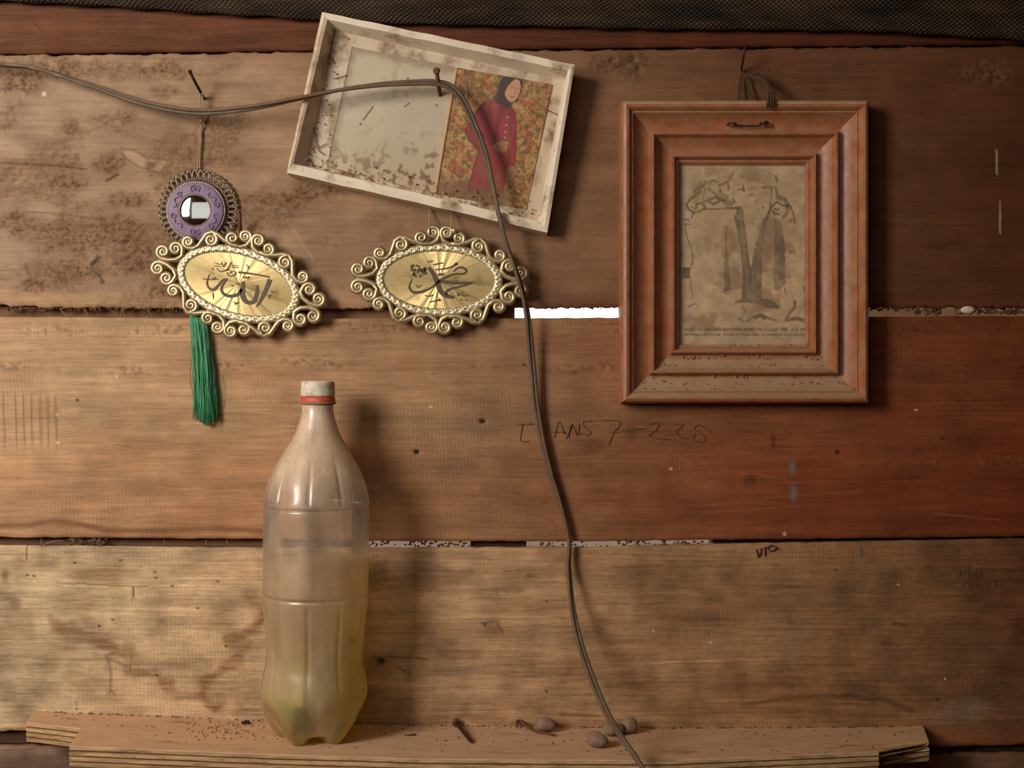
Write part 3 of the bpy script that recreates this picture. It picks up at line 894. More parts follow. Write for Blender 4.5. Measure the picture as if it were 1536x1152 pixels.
    bn = nt.nodes.new('ShaderNodeBump'); bn.inputs['Strength'].default_value = .25; bn.inputs['Distance'].default_value = .0006
    nt.links.new(n2, bn.inputs['Height']); nt.links.new(bn.outputs[0], gl.inputs['Normal'])
    bump(nt, b, n1, .35, .0006)
    nt.links.new(mx2.outputs[0], nt.nodes['Material Output'].inputs[0])
    body = obj('body', me, m_, t, local=True)
    # liquid
    rows = [r for r in pys if r[0] >= 838]
    rows[0] = np.array([838, 79.0])
    rows = [np.array([837.9, .01]), np.array([837.9, 40]), np.array([837.9, 70])] + rows
    V, F, info = lathe(rows, 2.2)
    # keep surface flat
    me = new_mesh('liquid', V, F)
    py, th = info[:, 0], info[:, 1]
    g = sstep(860, 1090, py + 60 * np.cos(th - .3) + 30 * (fbm(np.cos(th) * 2, py * .01, 5, 3) - .5))
    c = mixc(np.tile(lin(244, 218, 178), (len(py), 1)), lin(238, 224, 84), g)
    gm = sstep(.54, .66, fbm(np.cos(th) * 6 + 3, py * .04, 15, 4)) * sstep(950, 1060, py) * sstep(.1, .6, np.cos(th - math.radians(312)))
    c = mixc(c, lin(150, 172, 84), gm * .8)
    gm2 = np.exp(-((th - math.radians(330)) / .22) ** 2 - ((py - 953) / 12) ** 2) + .8 * np.exp(-((th - math.radians(345)) / .1) ** 2 - ((py - 920) / 22) ** 2)
    c = mixc(c, lin(110, 112, 60), np.clip(gm2, 0, 1) * .7)
    setcol(me, c)
    dens = np.clip(.38 + .54 * g, 0, 1)
    setcol(me, np.stack([dens] * 3, -1), 'Dens')
    m_, nt, b = mat_new('murky_liquid')
    cl, _ = attr(nt); _, fd = attr(nt, 'Dens')
    nt.links.new(cl, b.inputs['Base Color']); b.inputs['Roughness'].default_value = .5
    tl = nt.nodes.new('ShaderNodeBsdfTranslucent'); nt.links.new(cl, tl.inputs[0])
    df = nt.nodes.new('ShaderNodeMixShader'); df.inputs[0].default_value = .5
    nt.links.new(b.outputs[0], df.inputs[1]); nt.links.new(tl.outputs[0], df.inputs[2])
    rf = nt.nodes.new('ShaderNodeBsdfTransparent'); rf.inputs[0].default_value = (.97, .95, .86, 1)
    mx = nt.nodes.new('ShaderNodeMixShader')
    nt.links.new(fd, mx.inputs[0]); nt.links.new(rf.outputs[0], mx.inputs[1]); nt.links.new(df.outputs[0], mx.inputs[2])
    nt.links.new(mx.outputs[0], nt.nodes['Material Output'].inputs[0])
    o = obj('liquid', me, m_, t, local=True); o['label'] = 'murky yellow-green liquid'
    # cap with fine ribs, red ring, neck flange
    def ring(rows, rib=0, nt_=96):
        V = []
        for (py, r) in rows:
            for i in range(nt_):
                rr = r - (rib if (i % 2 and 574 < py < 592) else 0)
                a = 2 * math.pi * i / nt_
                V.append((rr * k * math.cos(a), rr * k * math.sin(a), zz(py)))
        n = len(rows); i = np.arange((n - 1) * nt_); r_, c = i // nt_, i % nt_; a = r_ * nt_ + c; c2 = r_ * nt_ + (c + 1) % nt_
        return np.array(V), np.stack([a, a + nt_, c2 + nt_, c2], -1)
    V, F = ring([(571.2, .3), (571.2, 12), (571.4, 22), (572.3, 24.2), (574.5, 25.2), (584, 25.4), (592, 25.6), (594.3, 25.6), (594.6, 23.5), (594.6, 10)], .5)
    obj('cap', new_mesh('cap', V, F), mat_simple('cap_plastic', (228, 212, 188), .55, .12, (250, 250, 250), bmp=.2, dirt=(150, 122, 92), dirt_lo=.5, dirt_hi=.8, dscale=(120, 120, 120)), t, True)
    V, F = ring([(594.2, 22), (595, 24.6), (597, 26), (602, 26.4), (603.6, 26.2), (604, 23)])
    o = obj('cap_ring', new_mesh('cap_ring', V, F), mat_simple('red_ring', (206, 84, 62), .45, .12, (300, 300, 300), dirt=(190, 150, 120), dirt_lo=.55, dirt_hi=.8, dscale=(100, 100, 100)), t, True); o['label'] = 'red tamper ring'
    V, F = ring([(602.6, 22), (603.2, 27.2), (604.4, 28), (605.4, 27.6), (606.4, 24.5), (608, 22.5)])
    obj('neck_flange', new_mesh('neck_flange', V, F), M['dust'], t, True)
build_bottle()

# ------------------------------------------------------------------ tray with the photograph
def build_tray():
    YF, YBk = -.021, -.0045
    P0 = globals()['P']
    def P(px, py, y=0.0): return P0(px, py, y - .0135 * min(1, max(0, (300 - py) / 260.0)))
    ro = [(483, 18), (862, 97), (821, 349), (430, 259)]
    ri = [(491, 29), (852, 106), (812, 333), (440, 246)]
    bi = [(504, 47), (847, 121), (806, 333), (462, 249)]
    bo = [(489, 28), (859, 106), (820, 354), (436, 265)]
    t = empty('cardboard_tray', P(640, 190, 0))
    tag(t, 'tilted off-white cardboard box lid nailed up as a frame for a printed photograph', 'box lid')
    card = mat_simple('card', (236, 218, 192), .85, .12, (40, 40, 40), bmp=.2, bdist=.001, spec=.15, dirt=(140, 106, 78), dirt_lo=.53, dirt_hi=.74, dscale=(34, 34, 34))
    dirty = mat_simple('dirty_card', (214, 190, 160), .9, .16, (40, 40, 40), bmp=.3, bdist=.001, spec=.1, dirt=(96, 64, 44), dirt_lo=.45, dirt_hi=.64, dscale=(26, 26, 26))
    # back panel
    m = MB(); m.hexa([P(*p, YBk) for p in bi[::-1]], [P(*p, -.001) for p in bo[::-1]])
    panel = mat_simple('dirty_panel', (206, 186, 160), .9, .12, (40, 40, 40), bmp=.3, bdist=.001, spec=.1, dirt=(132, 100, 74), dirt_lo=.46, dirt_hi=.66, dscale=(44, 44, 44))
    obj('back_panel', m.mesh('back_panel', False), panel, t)
    names = ['top', 'right', 'bottom', 'left']
    for k in range(4):
        k2 = (k + 1) % 4
        m = MB()
        # subdivide along the length for soft dents
        n = 14
        def L(a, b, s, y): 
            p = np.array(P(*a, y)); q = np.array(P(*b, y)); return p * (1 - s) + q * s
        rows = []
        for i in range(n + 1):
            s = i / n
            wv = np.array([0, .0004 * math.sin(i * 1.7 + k), .0003 * math.sin(i * 2.3 + 2 * k)])
            o_, i_ = L(ro[k], ro[k2], s, YF), L(ri[k], ri[k2], s, YF)
            bi_, bo_ = L(bi[k], bi[k2], s, YBk + .0005), L(bo[k], bo[k2], s, -.0008)
            md = (o_ + i_) / 2 + np.array([0, -.0012, 0])
            e = 1 if 0 < i < n else 0
            rows.append([bo_, o_ + wv * e, md + wv * e, i_ + wv * e, bi_])
        V = [v for r in rows for v in r]
        F = []
        for i in range(n):
            for j in range(5):
                j2 = (j + 1) % 5
                F.append((i * 5 + j, i * 5 + j2, (i + 1) * 5 + j2, (i + 1) * 5 + j))
        F.append(tuple(range(4, -1, -1))); F.append(tuple(n * 5 + j for j in range(5)))
        m.add(V, F)
        obj('side_wall', m.mesh('side_wall', False), dirty if k == 3 else card, t)
    # grey sheet and print, slightly proud of the panel
    def sheet(name, quad, y, res, colfn, mat, thick=.0005):
        (x0, y0), (x1, y1), (x2, y2), (x3, y3) = quad
        nu = int(res * math.hypot(x1 - x0, y1 - y0)); nv = int(res * math.hypot(x3 - x0, y3 - y0))
        u, v = np.meshgrid(np.linspace(0, 1, nu + 1), np.linspace(0, 1, nv + 1))
        px = (1 - v) * ((1 - u) * x0 + u * x1) + v * ((1 - u) * x3 + u * x2)
        py = (1 - v) * ((1 - u) * y0 + u * y1) + v * ((1 - u) * y3 + u * y2)
        yy = y - .0006 * np.sin(u * 3.0) * np.sin(v * 2.5)
        yy = yy - .0135 * np.clip((300 - py) / 260.0, 0, 1)
        kk = (CAM_D + yy) / FPX
        V = np.stack([(px - 768) * kk, yy, (576 - py) * kk], -1).reshape(-1, 3)
        i = np.arange(nu * nv); r, c = i // nu, i % nu; a = r * (nu + 1) + c
        F = np.stack([a, a + nu + 1, a + nu + 2, a + 1], -1)
        me = new_mesh(name, V, F)
        setcol(me, colfn(px, py).reshape(-1, 3))
        o = obj(name, me, mat, t)
        md = o.modifiers.new('t', 'SOLIDIFY'); md.thickness = thick; md.offset = 0
        return o
    paper = mat_attr('sheet_paper', .55, 700, .08, .35)
    def cgrey(px, py):
        c = np.tile(lin(196, 180, 152), px.shape + (1,))
        c = c * (1 + .22 * (fbm(px * .02, py * .02, 5, 4) - .5))[..., None]
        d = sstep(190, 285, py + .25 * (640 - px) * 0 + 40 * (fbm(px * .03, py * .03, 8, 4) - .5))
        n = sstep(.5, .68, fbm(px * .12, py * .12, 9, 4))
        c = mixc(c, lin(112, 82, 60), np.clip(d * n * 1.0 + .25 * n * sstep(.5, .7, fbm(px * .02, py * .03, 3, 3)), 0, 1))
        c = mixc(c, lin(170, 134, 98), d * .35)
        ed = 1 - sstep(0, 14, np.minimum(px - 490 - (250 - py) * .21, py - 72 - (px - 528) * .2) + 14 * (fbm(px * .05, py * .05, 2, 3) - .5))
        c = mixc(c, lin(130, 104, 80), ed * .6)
        for pts in ([(545, 180), (560, 160)], [(607, 160), (614, 155)]):
            c = mixc(c, lin(74, 52, 38), 1 - sstep(.5, 1.4, dpoly(px, py, pts)))
        for (x, y) in [(541, 186), (655, 158), (612, 118)]:
            c = mixc(c, lin(60, 42, 32), 1 - sstep(.8, 2.2, np.hypot(px - x, py - y)))
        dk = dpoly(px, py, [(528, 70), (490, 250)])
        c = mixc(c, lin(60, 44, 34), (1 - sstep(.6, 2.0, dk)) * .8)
        return c
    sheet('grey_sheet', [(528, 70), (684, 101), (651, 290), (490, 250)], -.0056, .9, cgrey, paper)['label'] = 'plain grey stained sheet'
    def cphoto(px, py):
        q, s = (px - 640) * 4.8, (py - 90) * 4.8
        n1 = fbm(q * .02, s * .02, 31, 3); n2 = fbm(q * .03, s * .03, 37, 3); n3 = fbm(q * .035, s * .035, 41, 2); n4 = fbm(q * .008, s * .008, 43, 3)
        c = np.tile(lin(196, 150, 88), px.shape + (1,)) * (1 + .5 * (n4 - .5))[..., None]
        c = mixc(c, lin(190, 92, 52), sstep(.52, .62, n1) * .75)
        c = mixc(c, lin(84, 96, 58), sstep(.60, .68, n2) * .7)
        c = mixc(c, lin(214, 176, 106), sstep(.62, .70, n3) * .7)
        c = mixc(c, lin(120, 62, 38), sstep(.60, .66, fbm(q * .05, s * .05, 47, 2)) * .55)
        # batik: vertical chains at upper left, vines
        for cx in (250, 350, 440, 490):
            ch = np.abs(q + .18 * s - cx - 12 - 14 * np.sin(s * .11 + cx))
            c = mixc(c, lin(160, 66, 40), (1 - sstep(3, 9, ch)) * .6 * (1 - sstep(280, 360, s)) * (1 - sstep(500, 520, q)))
        for (x, y, r, cl) in [(185, 435, 26, (186, 52, 44)), (770, 440, 24, (178, 60, 46)), (715, 535, 26, (180, 72, 50)), (735, 640, 26, (176, 60, 46)), (720, 480, 20, (60, 98, 62)), (800, 500, 22, (60, 98, 62)), (705, 600, 20, (70, 100, 60)), (770, 690, 16, (62, 98, 64)),
                              (175, 480, 18, (66, 96, 62)), (270, 560, 18, (80, 100, 60)), (660, 805, 16, (60, 96, 66)), (600, 910, 18, (70, 98, 62)), (250, 800, 18, (80, 100, 60)), (820, 405, 18, (66, 96, 62)), (580, 875, 20, (190, 84, 48)), (300, 655, 18, (176, 74, 46)), (180, 740, 18, (176, 68, 44)), (790, 560, 15, (66, 96, 62)), (200, 380, 20, (190, 96, 52))]:
            c = mixc(c, lin(*cl), blob(q, s, x, y, r, r * .8, x, .6, .4, .08) * .85)
        rv = random.Random(21)
        for k in range(150):
            x, y, h = rv.uniform(80, 880), rv.uniform(60, 1060), rv.uniform(0, 6.28)
            L_ = rv.uniform(16, 34); tw = rv.choice((-1.5, 1.5))
            pts = [(x, y)]
            for j in range(4):
                pts.append((pts[-1][0] + L_ * .5 * math.cos(h + tw * j * .6), pts[-1][1] + L_ * .5 * math.sin(h + tw * j * .6)))
            cl = rv.choice([(150, 58, 38), (116, 66, 36), (84, 94, 54), (196, 110, 52), (224, 184, 108)])
            bx0, bx1 = x - 60, x + 60
            sel = (np.abs(q - x) < 60) & (np.abs(s - y) < 60)
            mk = np.zeros_like(q); mk[sel] = 1 - sstep(2, 6, dpoly(q[sel], s[sel], pts))
            c = mixc(c, lin(*cl), mk * .8)
        fl2 = sstep(830, 900, s - (q - 100) * .15 + 25 * (n1 - .5))
        c = mixc(c, lin(128, 90, 62), fl2 * .75 * (1 - sstep(520, 620, q)))
        dress = [(465, 280), (520, 300), (575, 350), (625, 345), (645, 390), (652, 600), (640, 765), (585, 770), (568, 870), (552, 965), (420, 955), (285, 950), (310, 860), (345, 760), (380, 660), (300, 570), (278, 505), (300, 470), (335, 420), (370, 350), (420, 302)]
        dm = inpoly(q, s, dress)
        fold = fbm(q * .05 + s * .01, s * .006, 51, 3)
        dc = lin(164, 54, 60) * (1 + 1.1 * (fold - .5))[..., None]
        dc = mixc(dc, lin(176, 52, 50), sstep(640, 760, s) * .5)
        c = np.where(dm[..., None], dc, c)
        c = mixc(c, lin(84, 32, 34), dm * (1 - sstep(2, 9, dpoly(q, s, [(420, 302), (340, 400), (360, 470), (420, 560), (470, 610), (500, 640)]))) * .6)
        c = mixc(c, lin(60, 34, 30), (1 - sstep(2, 7, dpoly(q, s, [(420, 302), (370, 350), (330, 425), (280, 500), (300, 570), (380, 660), (345, 760), (290, 950)]))) * .7)
        c = mixc(c, lin(90, 36, 38), dm * (1 - sstep(3, 10, dpoly(q, s, [(590, 620), (585, 770)]))) * .5)
        c = mixc(c, lin(128, 88, 62), dm * sstep(850, 950, s) * .75)
        c = np.where(inpoly(q, s, [(475, 620), (500, 595), (540, 580), (580, 590), (585, 625), (575, 655), (540, 670), (500, 650)])[..., None], lin(198, 146, 100), c)
        c = np.where(inpoly(q, s, [(588, 765), (635, 762), (628, 825), (600, 850), (585, 820)])[..., None], lin(190, 128, 90), c)
        c = np.where(inpoly(q, s, [(555, 116), (620, 120), (690, 138), (692, 185), (662, 275), (655, 300), (612, 312), (612, 346), (575, 352), (520, 318), (470, 275), (500, 245), (520, 180), (535, 140)])[..., None], lin(70, 56, 58), c)
        fm = inpoly(q, s, [(640, 136), (668, 148), (678, 185), (672, 225), (655, 270), (630, 298), (608, 306), (585, 292), (563, 255), (566, 225), (582, 195), (610, 160)])
        c = np.where(fm[..., None], lin(228, 170, 126) * (1 + .2 * (n1 - .5))[..., None], c)
        for pts in ([(600, 196), (624, 192)], [(648, 200), (664, 206)]):
            c = mixc(c, lin(88, 56, 44), (1 - sstep(1, 6, dpoly(q, s, pts))) * .6)
        c = mixc(c, lin(180, 122, 88), (1 - sstep(1, 6, dpoly(q, s, [(640, 210), (640, 240), (630, 246)]))) * .6)
        c = mixc(c, lin(176, 90, 74), (1 - sstep(2, 8, dpoly(q, s, [(606, 264), (618, 269), (630, 266)]))) * .8)
        for (x, y) in [(580, 413), (575, 468), (568, 520), (563, 560), (580, 597)]:
            c = mixc(c, lin(222, 190, 172), 1 - sstep(4, 9, np.hypot(q - x, s - y)))
        du = sstep(.5, .75, fbm(px * .05, py * .05, 61, 4))
        c = mixc(c * .8, lin(140, 112, 84), .14 + du * .25)
        # thin pale edge strip on the left of the print
        return c
    sheet('photograph', [(686, 101.5), (828, 126.5), (790, 314), (653, 291)], -.0060, 1.25, cphoto, mat_attr('photo_print', .5, 900, .06, .4))['label'] = 'photo print of a person in a red dress and dark headscarf before patterned cloth'
    o = sheet('photo_edge', [(683, 101), (687, 101.8), (655, 291), (650, 290)], -.0064, .8, lambda px, py: np.tile(lin(196, 156, 112), px.shape + (1,)), paper)
    # dirt gathered in the tray
    sp = []
    for _ in range(420):
        s = R.random(); base = np.array(P(462 + s * 344, 249 + s * 84, -.006))
        up = R.random() ** 2 * .022
        sp.append(((base[0] + R.uniform(-.003, .003), base[1] - .0002 - R.random() * .008 * (1 - up / .022), base[2] + up + .001), R.uniform(.0003, .0010)))
    for _ in range(70):
        s = R.random(); base = np.array(P(504 - s * 42, 47 + s * 202, -.006))
        sp.append(((base[0] + R.random() ** 2 * .016, base[1], base[2]), R.uniform(.0003, .0009)))
    crumbs('dirt_crumbs', sp[::5], M['grime'], t); crumbs('dirt_crumbs', sp[1::2], M['dust'], t)
    m = MB()
    for pts in ([(497, 60), (494, 80), (501, 95)], [(500, 118), (520, 113)], [(470, 190), (476, 222), (486, 232)], [(478, 222), (490, 215)], [(821, 165), (832, 170), (841, 174)], [(838, 200), (836, 210), (831, 214)], [(684, 318), (687, 310), (692, 312)], [(515, 265), (525, 260), (530, 268)]):
        m.tube(spline([P(x, y, -.0068) for x, y in pts], 4), .0004, 5)
    o = obj('stray_fibre', m.mesh('stray_fibre'), M['grime'], t); o['kind'] = 'stuff'
build_tray()

# ------------------------------------------------------------------ nails
def nail(name, label, pts, r, head, mat, hd=None):
    t = empty(name, pts[0]); tag(t, label, 'nail')
    m = MB(); m.tube(pts, [r] * len(pts), 10); obj('shank', m.mesh('shank'), mat, t)
    if head:
        a, b = Vector(pts[-2]), Vector(pts[-1]); d = (b - a).normalized()
        m = MB(); m.tube([b - d * .0004, b + d * .0003, b + d * .0012, b + d * .0018], [head * .9, head, head, head * .6], 14)
        obj('head', m.mesh('head'), mat, t)
    return t
nail('rusty_nail', 'rusty nail driven through the box lid holding up the cable', [P(660, 156, .008), P(661, 150, -.006), P(655, 107, -.050)], .0019, .0034, M['rust'])
nail('bent_nail', 'thin dark nail holding the string of the round mirror ornament', [P(306, 150, .006), P(305, 146, -.004), P(302, 140, -.010), P(293, 124, -.022), P(285, 108, -.032)], .0014, .0019, M['dark_iron'])
nail('wire_nail', 'thin dark nail holding the knotted string of the wooden picture frame', [P(1111, 110, .006), P(1112, 106, -.003), P(1114, 92, -.014), P(1117, 73, -.026)], .0011, .0014, M['dark_iron'])
nail('brown_nail', 'slim brown nail standing behind the tilted gold plaque', [P(361, 362, .006), P(361, 356, -.004), P(360, 338, -.012), P(359, 320, -.02)], .0018, 0, M['rust'])

# ------------------------------------------------------------------ gold plaques
def mat_gold(name, rgb, rough, var=.25, dirt=(92, 66, 40)):
    m, nt, b = mat_new(name)
    n1 = noise(nt, mapped(nt, (300, 300, 300)), 1, 4)
    c = mul(nt, tuple(lin(*rgb)), ramp(nt, [(.3, 1 - var), (.7, 1 + var * .5)], n1))
    d = ramp(nt, [(.55, 0.), (.8, .7)], noise(nt, mapped(nt, (90, 90, 90)), 1, 5))
    c = mul(nt, c, tuple(lin(*dirt)), 'MIX', d)
    nt.links.new(c, b.inputs['Base Color'])
    b.inputs['Metallic'].default_value = .7
    b.inputs['Roughness'].default_value = rough
    return m, nt, b
M['gold'] = mat_gold('gold_paint', (204, 182, 140), .38)[0]
M['gold_band'] = mat_gold('gold_emboss', (222, 204, 164), .40, .35)[0]
def mat_panel():
    m, nt, b = mat_gold('brushed_brass', (216, 188, 128), .44, .1)
    tg = nt.nodes.new('ShaderNodeTangent'); tg.direction_type = 'RADIAL'; tg.axis = 'Y'
    nt.links.new(tg.outputs[0], b.inputs['Tangent'])
    b.inputs['Anisotropic'].default_value = .75
    b.inputs['Metallic'].default_value = .6
    at = nt.nodes.new('ShaderNodeAttribute'); at.attribute_name = 'ang'
    n1 = nt.nodes.new('ShaderNodeTexNoise'); n1.inputs['Scale'].default_value = 3.2; n1.inputs['Detail'].default_value = 1.5
    nt.links.new(at.outputs['Vector'], n1.inputs['Vector'])
    bump(nt, b, n1.outputs[0], .5, .006)
    return m
M['panel'] = mat_panel()
M['ink'] = mat_simple('lettering', (92, 74, 52), .5, .15, (400, 400, 400))
PLK = (CAM_D - .014) / FPX     # metres per pixel at the plaques

def spiral(c, r0, a0, turns, d, n=26, r1=.16):
    out = []
    for i in range(n + 1):
        s = i / n
        a = math.radians(a0) + d * 2 * math.pi * turns * s
        r = r0 * (1 - (1 - r1) * s ** .9)
        out.append((c[0] + r * math.cos(a), c[1] + r * math.sin(a)))
    return out
def qd(x, y): return ((x - 765) / 5.12, (508 - y) / 5.12)
def scroll_paths():
    S = {1: qd(712, 145), 2: qd(622, 186), 3: qd(467, 246), 4: qd(307, 311), 5: qd(228, 390), 6: qd(142, 440)}
    A = spiral(S[1], 9.8, -20, 1.75, 1)[::-1] + [qd(742, 205), qd(700, 232), qd(640, 236), qd(560, 216), qd(505, 190), qd(455, 185), qd(418, 215), qd(402, 270), qd(385, 322), qd(350, 352)] + spiral(S[4], 9.2, -75, 1.7, -1)
    B = spiral(S[6], 10.6, -80, 1.75, -1)[::-1] + [qd(200, 490), qd(255, 470), qd(290, 430)] + spiral(S[5], 10.2, 10, 1.65, 1)
    C2 = [qd(690, 233)] + spiral(S[2], 10.4, -55, 1.65, -1)
    C3 = [qd(470, 190)] + spiral(S[3], 10.2, 75, 1.6, -1)
    return [A, B, C2, C3]
def scroll_mesh(path, sx, sz):
    m = MB()
    pts = [(p[0] * sx * PLK, -.004, p[1] * sz * PLK) for p in path]
    n = len(pts)
    def taper(i):
        a, b = i / n, (n - 1 - i) / n
        return 1
    rad = []
    for i in range(n):
        rad.append(3.9 * PLK * (0.62 + .38 * min(1, min(i, n - 1 - i) / 18.0)) if True else 0)
    if len(path) < 40:                       # side curls: only the far end is thin
        rad = [3.8 * PLK * (.62 + .38 * min(1, (n - 1 - i) / 18.0)) for i in range(n)]
    m.tube(pts, rad, 8, 1.0, up=(0, 1, 0))
    m.ball(pts[-1], 2.9 * PLK, 8, 6)
    if len(path) >= 40: m.ball(pts[0], 2.9 * PLK, 8, 6)
    return m.mesh('scroll')
SCROLLS = [scroll_mesh(p, sx, sz) for p in scroll_paths() for sx in (1, -1) for sz in (1, -1)]
def band_mesh():
    NTh, NR = 480, 12
    V = []
    for j in range(NR + 1):
        s = j / NR
        a, b = 82 + 13.6 * s, 42 + 13.0 * s
        for i in range(NTh):
            th = 2 * math.pi * i / NTh
            arch = math.sin(math.pi * s) ** .6 * .0013
            if 2 <= j <= NR - 2:
                u = th * 44 / (2 * math.pi)
                leaf = max(abs(math.sin(math.pi * (u + s * 1.2))), abs(math.sin(math.pi * (u - s * 1.2) + .8)))
                arch += .0009 * (leaf - .6) + .0004 * math.sin(th * 170 + j)
            else:
                arch += .0006 * math.sin(th * 120)
            V.append((a * PLK * math.cos(th), -.0035 - arch, b * PLK * math.sin(th)))
    i = np.arange(NR * NTh); r, c = i // NTh, i % NTh; a = r * NTh + c; c2 = r * NTh + (c + 1) % NTh
    F = np.stack([a, c2, c2 + NTh, a + NTh], -1)
    V = np.array(V)
    # outer skirt back to the wall side
    sk = V[-NTh:].copy(); sk[:, 1] = .004
    n0 = len(V); V = np.vstack([V, sk]); j = np.arange(NTh); j2 = (j + 1) % NTh
    F = np.vstack([F, np.stack([n0 - NTh + j, n0 - NTh + j2, n0 + j2, n0 + j], -1)])
    return new_mesh('embossed_band', V, F)
def panel_mesh():
    NTh, NR = 360, 10
    V = []; A = []
    for j in range(NR + 1):
        s = .02 + .98 * j / NR
        for i in range(NTh):
            th = 2 * math.pi * i / NTh
            x, z = 83 * s * math.cos(th), 43 * s * math.sin(th)
            V.append((x * PLK, -.0042 + .0003 * s, z * PLK))
            ta = math.atan2(z, x)
            A.append((math.cos(ta), math.sin(ta), 0))
    i = np.arange(NR * NTh); r, c = i // NTh, i % NTh; a = r * NTh + c; c2 = r * NTh + (c + 1) % NTh
    F = np.stack([a, c2, c2 + NTh, a + NTh], -1)
    me = new_mesh('brass_panel', np.array(V), F)
    at = me.attributes.new('ang', 'FLOAT_VECTOR', 'POINT'); at.data.foreach_set('vector', np.array(A, dtype=np.float32).ravel())
    return me
BAND, PANEL = band_mesh(), panel_mesh()
def ribbon(m, pts, y=-.0048):
    """pts: (x, z, width) in plaque pixels -> thin raised stroke"""
    p = spline(pts, 6)
    n = len(p); V = []; F = []
    for i in range(n):
        d = p[min(i + 1, n - 1)][:2] - p[max(i - 1, 0)][:2]
        d = d / (np.linalg.norm(d) + 1e-9); nn = np.array([-d[1], d[0]]) * max(p[i][2], .5) * .5
        for s in (1, -1):
            V.append(((p[i][0] + s * nn[0]) * PLK, y, (p[i][1] + s * nn[1]) * PLK))
        for s in (1, -1):
            V.append(((p[i][0] + s * nn[0]) * PLK, y + .0006, (p[i][1] + s * nn[1]) * PLK))
    for i in range(n - 1):
        a = i * 4; b = a + 4
        F += [(a, a + 1, b + 1, b), (a + 2, a, b, b + 2), (a + 1, a + 3, b + 3, b + 1)]
    m.add(V, F)
def plaque(loc_px, rot, label, strokes):
    loc = P(loc_px[0], loc_px[1], -.010)
    t = empty('gold_plaque', loc, (0, rot, 0))
    tag(t, label, 'plaque')
    for me in SCROLLS: obj('scroll', me, M['gold'], t, True)
    obj('embossed_band', BAND, M['gold_band'], t, True)
    obj('brass_panel', PANEL, M['panel'], t, True)
    m = MB()
    for s in strokes: ribbon(m, s)
    o = obj('lettering', m.mesh('lettering', False), M['ink'], t, True); o['label'] = 'dark Arabic calligraphy'
    return t
def curls(rr, cx, cy, rx, ry, n):
    out = []
    for _ in range(n):
        a, q = rr.uniform(0, 6.28), math.sqrt(rr.random())
        x, y = cx + rx * q * math.cos(a), cy + ry * q * math.sin(a)
        h = rr.uniform(0, 6.28)
        out.append([(x + .9 * 12 * math.cos(h + k * 1.3) * (1 - k * .2), y + .9 * 12 * math.sin(h + k * 1.3) * (1 - k * .2), 7) for k in range(4)])
    return out
rr = random.Random(5)
# plaque with the name of the Prophet, level
sb = [[(680, 418, 22), (718, 468, 34), (748, 530, 38), (770, 590, 36), (812, 630, 34), (880, 645, 22)], [(752, 528, 14), (820, 488, 16), (880, 465, 14), (945, 462, 14), (970, 440, 16), (945, 415, 16), (905, 418, 14), (870, 448, 8)], [(750, 525, 18), (880, 534, 22), (960, 532, 18), (1026, 526, 6)],
      [(1022, 530, 6), (940, 556, 12), (855, 578, 14), (818, 605, 15), (828, 628, 10)], [(756, 532, 12), (695, 578, 14), (625, 608, 18), (565, 610, 20), (537, 580, 16), (540, 545, 10), (556, 508, 4)], [(670, 378, 8), (712, 366, 8)], [(715, 398, 8), (790, 380, 8)], [(730, 436, 8), (830, 420, 10), (895, 388, 12)], [(885, 380, 18), (900, 392, 18)],
      [(755, 465, 8), (762, 480, 8), (775, 462, 8), (785, 478, 8), (800, 455, 8)], [(585, 552, 7), (600, 572, 8), (625, 555, 7)], [(655, 635, 7), (690, 640, 7), (720, 628, 8)], [(690, 685, 6), (740, 672, 8), (780, 668, 8)], [(765, 655, 8), (772, 675, 8)], [(905, 605, 8), (912, 630, 9), (930, 615, 8), (950, 630, 9), (985, 628, 8)], [(930, 660, 9), (942, 664, 9)], [(965, 662, 9), (980, 666, 9)], [(940, 600, 6), (955, 612, 6)]] + curls(rr, 592, 445, 72, 46, 34)
sb = [[((x - 765) / 5.12, (513 - y) / 5.12, w_ / 5.12) for x, y, w_ in s] for s in sb]
pb = plaque((659.4, 420.4), math.radians(1.2), 'level gold oval scrollwork plaque hanging directly under the cardboard box lid', sb)
